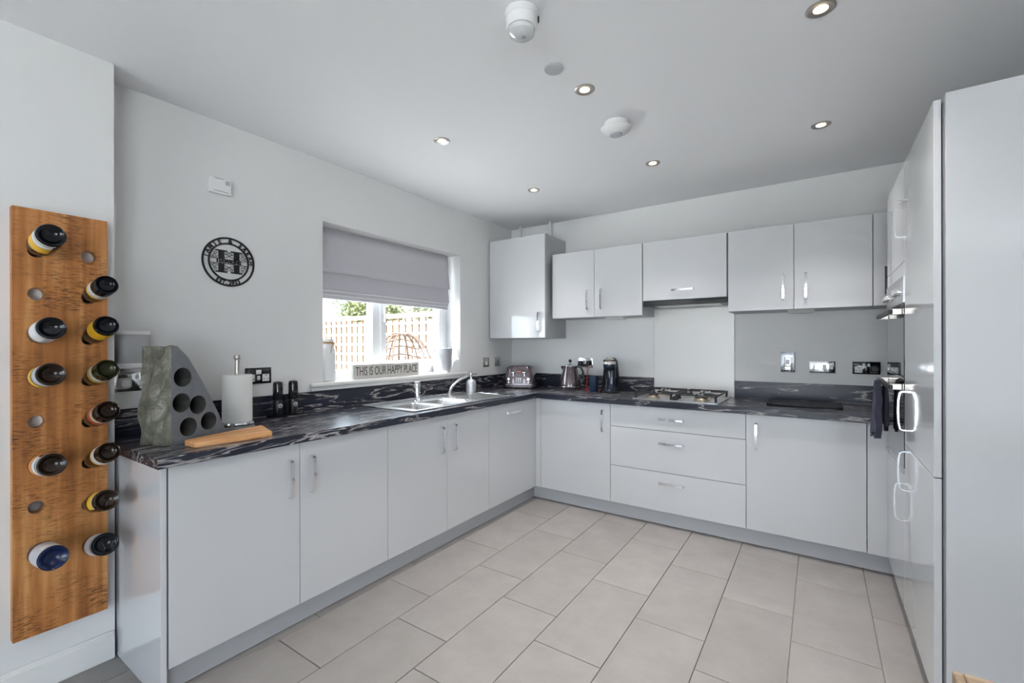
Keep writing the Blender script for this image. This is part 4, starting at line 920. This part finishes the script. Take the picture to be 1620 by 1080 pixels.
for gx0, gx1 in ((-1.115, -.850), (-.826, -.560)):
    z0, z1 = hz+.036, hz+.044; mb = MB()
    mb.box(gx0, gx0+.008, 3.240, 3.685, z0, z1).box(gx1-.008, gx1, 3.240, 3.685, z0, z1).box(gx0, gx1, 3.240, 3.247, z0, z1).box(gx0, gx1, 3.678, 3.685, z0, z1)
    cx = (gx0+gx1)/2
    for yy in (3.335, 3.575):
        mb.box(gx0, cx-.035, yy-.003, yy+.003, z0, z1+.003).box(cx+.035, gx1, yy-.003, yy+.003, z0, z1+.003).box(cx-.003, cx+.003, yy-.095, yy-.035, z0, z1+.003).box(cx-.003, cx+.003, yy+.035, yy+.095, z0, z1+.003)
    p_ = part('pan_support', mb, 'iron', t); p_['kind'] = 'stuff'
    for x in (gx0, gx1-.014):
        for yy in (3.240, 3.671): part('support_foot', MB().box(x, x+.014, yy, yy+.014, hz, z0+.006, .002, 1), 'iron', t)
for i in range(4): part('control_knob', MB().lathe([(.017, 0), (.016, .004), (.013, .006), (.012, .022), (.009, .024)], (-.838, 3.262+.042*i, hz), 18), 'black', t, True)
t = thing('black_chopping_board', 'flat black rectangular board lying on the worktop right of the hob', 'chopping board', (-.080, 3.490, ZWT))
part('board', MB().loft([(.004, .404, .290, .015), (.014, .404, .290, .015)]), 'saver', t, True, True)
for x in (-.17, .17):
    for y in (-.12, .12): part('rubber_foot', MB().lathe([(.008, 0), (.008, .004)], (x, y, 0), 12), 'black', t, local=True)

# ================================================================== CEILING
for i, (x, y, lbl) in enumerate(((-1.755, 1.884, 'recessed ceiling downlight over the worktop by the round name sign'), (-.872, 1.872, 'recessed ceiling downlight between the grey disc and the heat detector'), (.008, 1.879, 'recessed ceiling downlight closest to the fridge housing'), (-1.750, 2.870, 'recessed ceiling downlight nearest the window and corner cupboard'), (-.868, 2.873, 'recessed ceiling downlight over the floor before the drawers'), (.012, 2.873, 'recessed ceiling downlight before the oven housing'), (-.872, .885, 'added unseen downlight brightening the open floor between base units and dining table'), (.008, .885, 'added unseen downlight brightening the floor beside the dining table edge'))):  # last two are added out of view to brighten the foreground floor
    t = thing('ceiling_downlight', lbl, 'downlight', (x, y, ZC), group='recessed ceiling downlights')
    part('bezel', MB().lathe([(.045, 0), (.045, -.003), (.040, -.006), (.022, -.003), (.021, 0)], n=32, cap0=False, cap1=False), 'satin', t, True, True)
    part('lamp_disc', MB().lathe([(.022, -.0005), (.022, -.0020), (.020, -.0025)], n=28), 'lamp', t, True, True)
    ld = bpy.data.lights.new('downlight_lamp', 'SPOT'); ld.energy = DLW; ld.color = (1, .95, .89); ld.spot_size = R_(94); ld.spot_blend = 1; ld.shadow_soft_size = .03
    lo = bpy.data.objects.new('downlight_lamp', ld); C.objects.link(lo); lo.parent = t; lo.location = (0, 0, -.012)
t = thing('smoke_alarm', 'white domed smoke alarm with clear lower lens on the ceiling', 'smoke alarm', (-.852, 1.318, ZC))
part('alarm_base', MB().lathe([(.058, 0), (.058, -.018), (.056, -.022)], n=36), 'white', t, True, True)
part('alarm_body', MB().lathe([(.056, -.0225), (.056, -.050), (.051, -.058)], n=36), 'white', t, True, True)
part('clear_lens', MB().lathe([(.046, -.058), (.045, -.072), (.036, -.080), (.012, -.083)], n=32), 'clear', t, True, True)
for a in (.5, 2.7): part('clip', MB().box(-.006, .006, -.004, .004, -.034, -.018).xf(lambda p, a=a: Matrix.Rotation(a-PI/2, 4, 'Z') @ (p+Vector((0, .057, 0)))), 'black', t, local=True)
part('sensor_bead', MB().lathe([(.006, -.082), (.006, -.086), (.003, -.088)], (.006, .004, 0), 12), 'grey', t, True, True)
t = thing('heat_detector', 'white dished heat detector on the ceiling between downlights', 'heat detector', (-.868, 2.243, ZC))
part('detector_base', MB().lathe([(.060, 0), (.060, -.020), (.058, -.024)], n=36), 'white', t, True, True)
part('detector_cover', MB().lathe([(.068, -.024), (.078, -.030), (.078, -.034), (.062, -.050), (.034, -.062)], n=40), 'white', t, True, True)
part('test_button', MB().lathe([(.033, -.062), (.032, -.066), (.026, -.068)], n=28), 'disc', t, True, True)
solo('ceiling_cover_disc', MB().lathe([(.040, ZC), (.040, ZC-.004), (.038, ZC-.007)], (-.912, 1.657, 0), 36), 'disc', 'plain flat grey disc cover on the ceiling beside the smoke alarm', 'cover disc', smooth=True)

# ================================================================== TABLE at the photographer's side
t = thing('dining_table', 'weathered oak table corner standing before the fridge side panel', 'table', (.62, .27, 0))
tx0, tx1, ty0, ty1, tz = .172, 1.07, -.43, .972, .76
for i in range(6):
    a, b = tx0+.012+(tx1-tx0-.024)*i/6, tx0+.012+(tx1-tx0-.024)*(i+1)/6
    part('table_plank', MB().box(a+.001, b-.001, ty0, ty1, tz-.035, tz, .002, 1), 'tablewood', t)
part('table_edge', MB().box(tx0, tx0+.0125, ty0, ty1, tz-.035, tz-.0005, .002, 1), 'tablewood', t)
for x in (tx0+.05, tx1-.12):
    for y in (ty0+.05, ty1-.12): part('leg', MB().box(x, x+.07, y, y+.07, 0, tz-.035, .004, 1), 'tablewood', t)
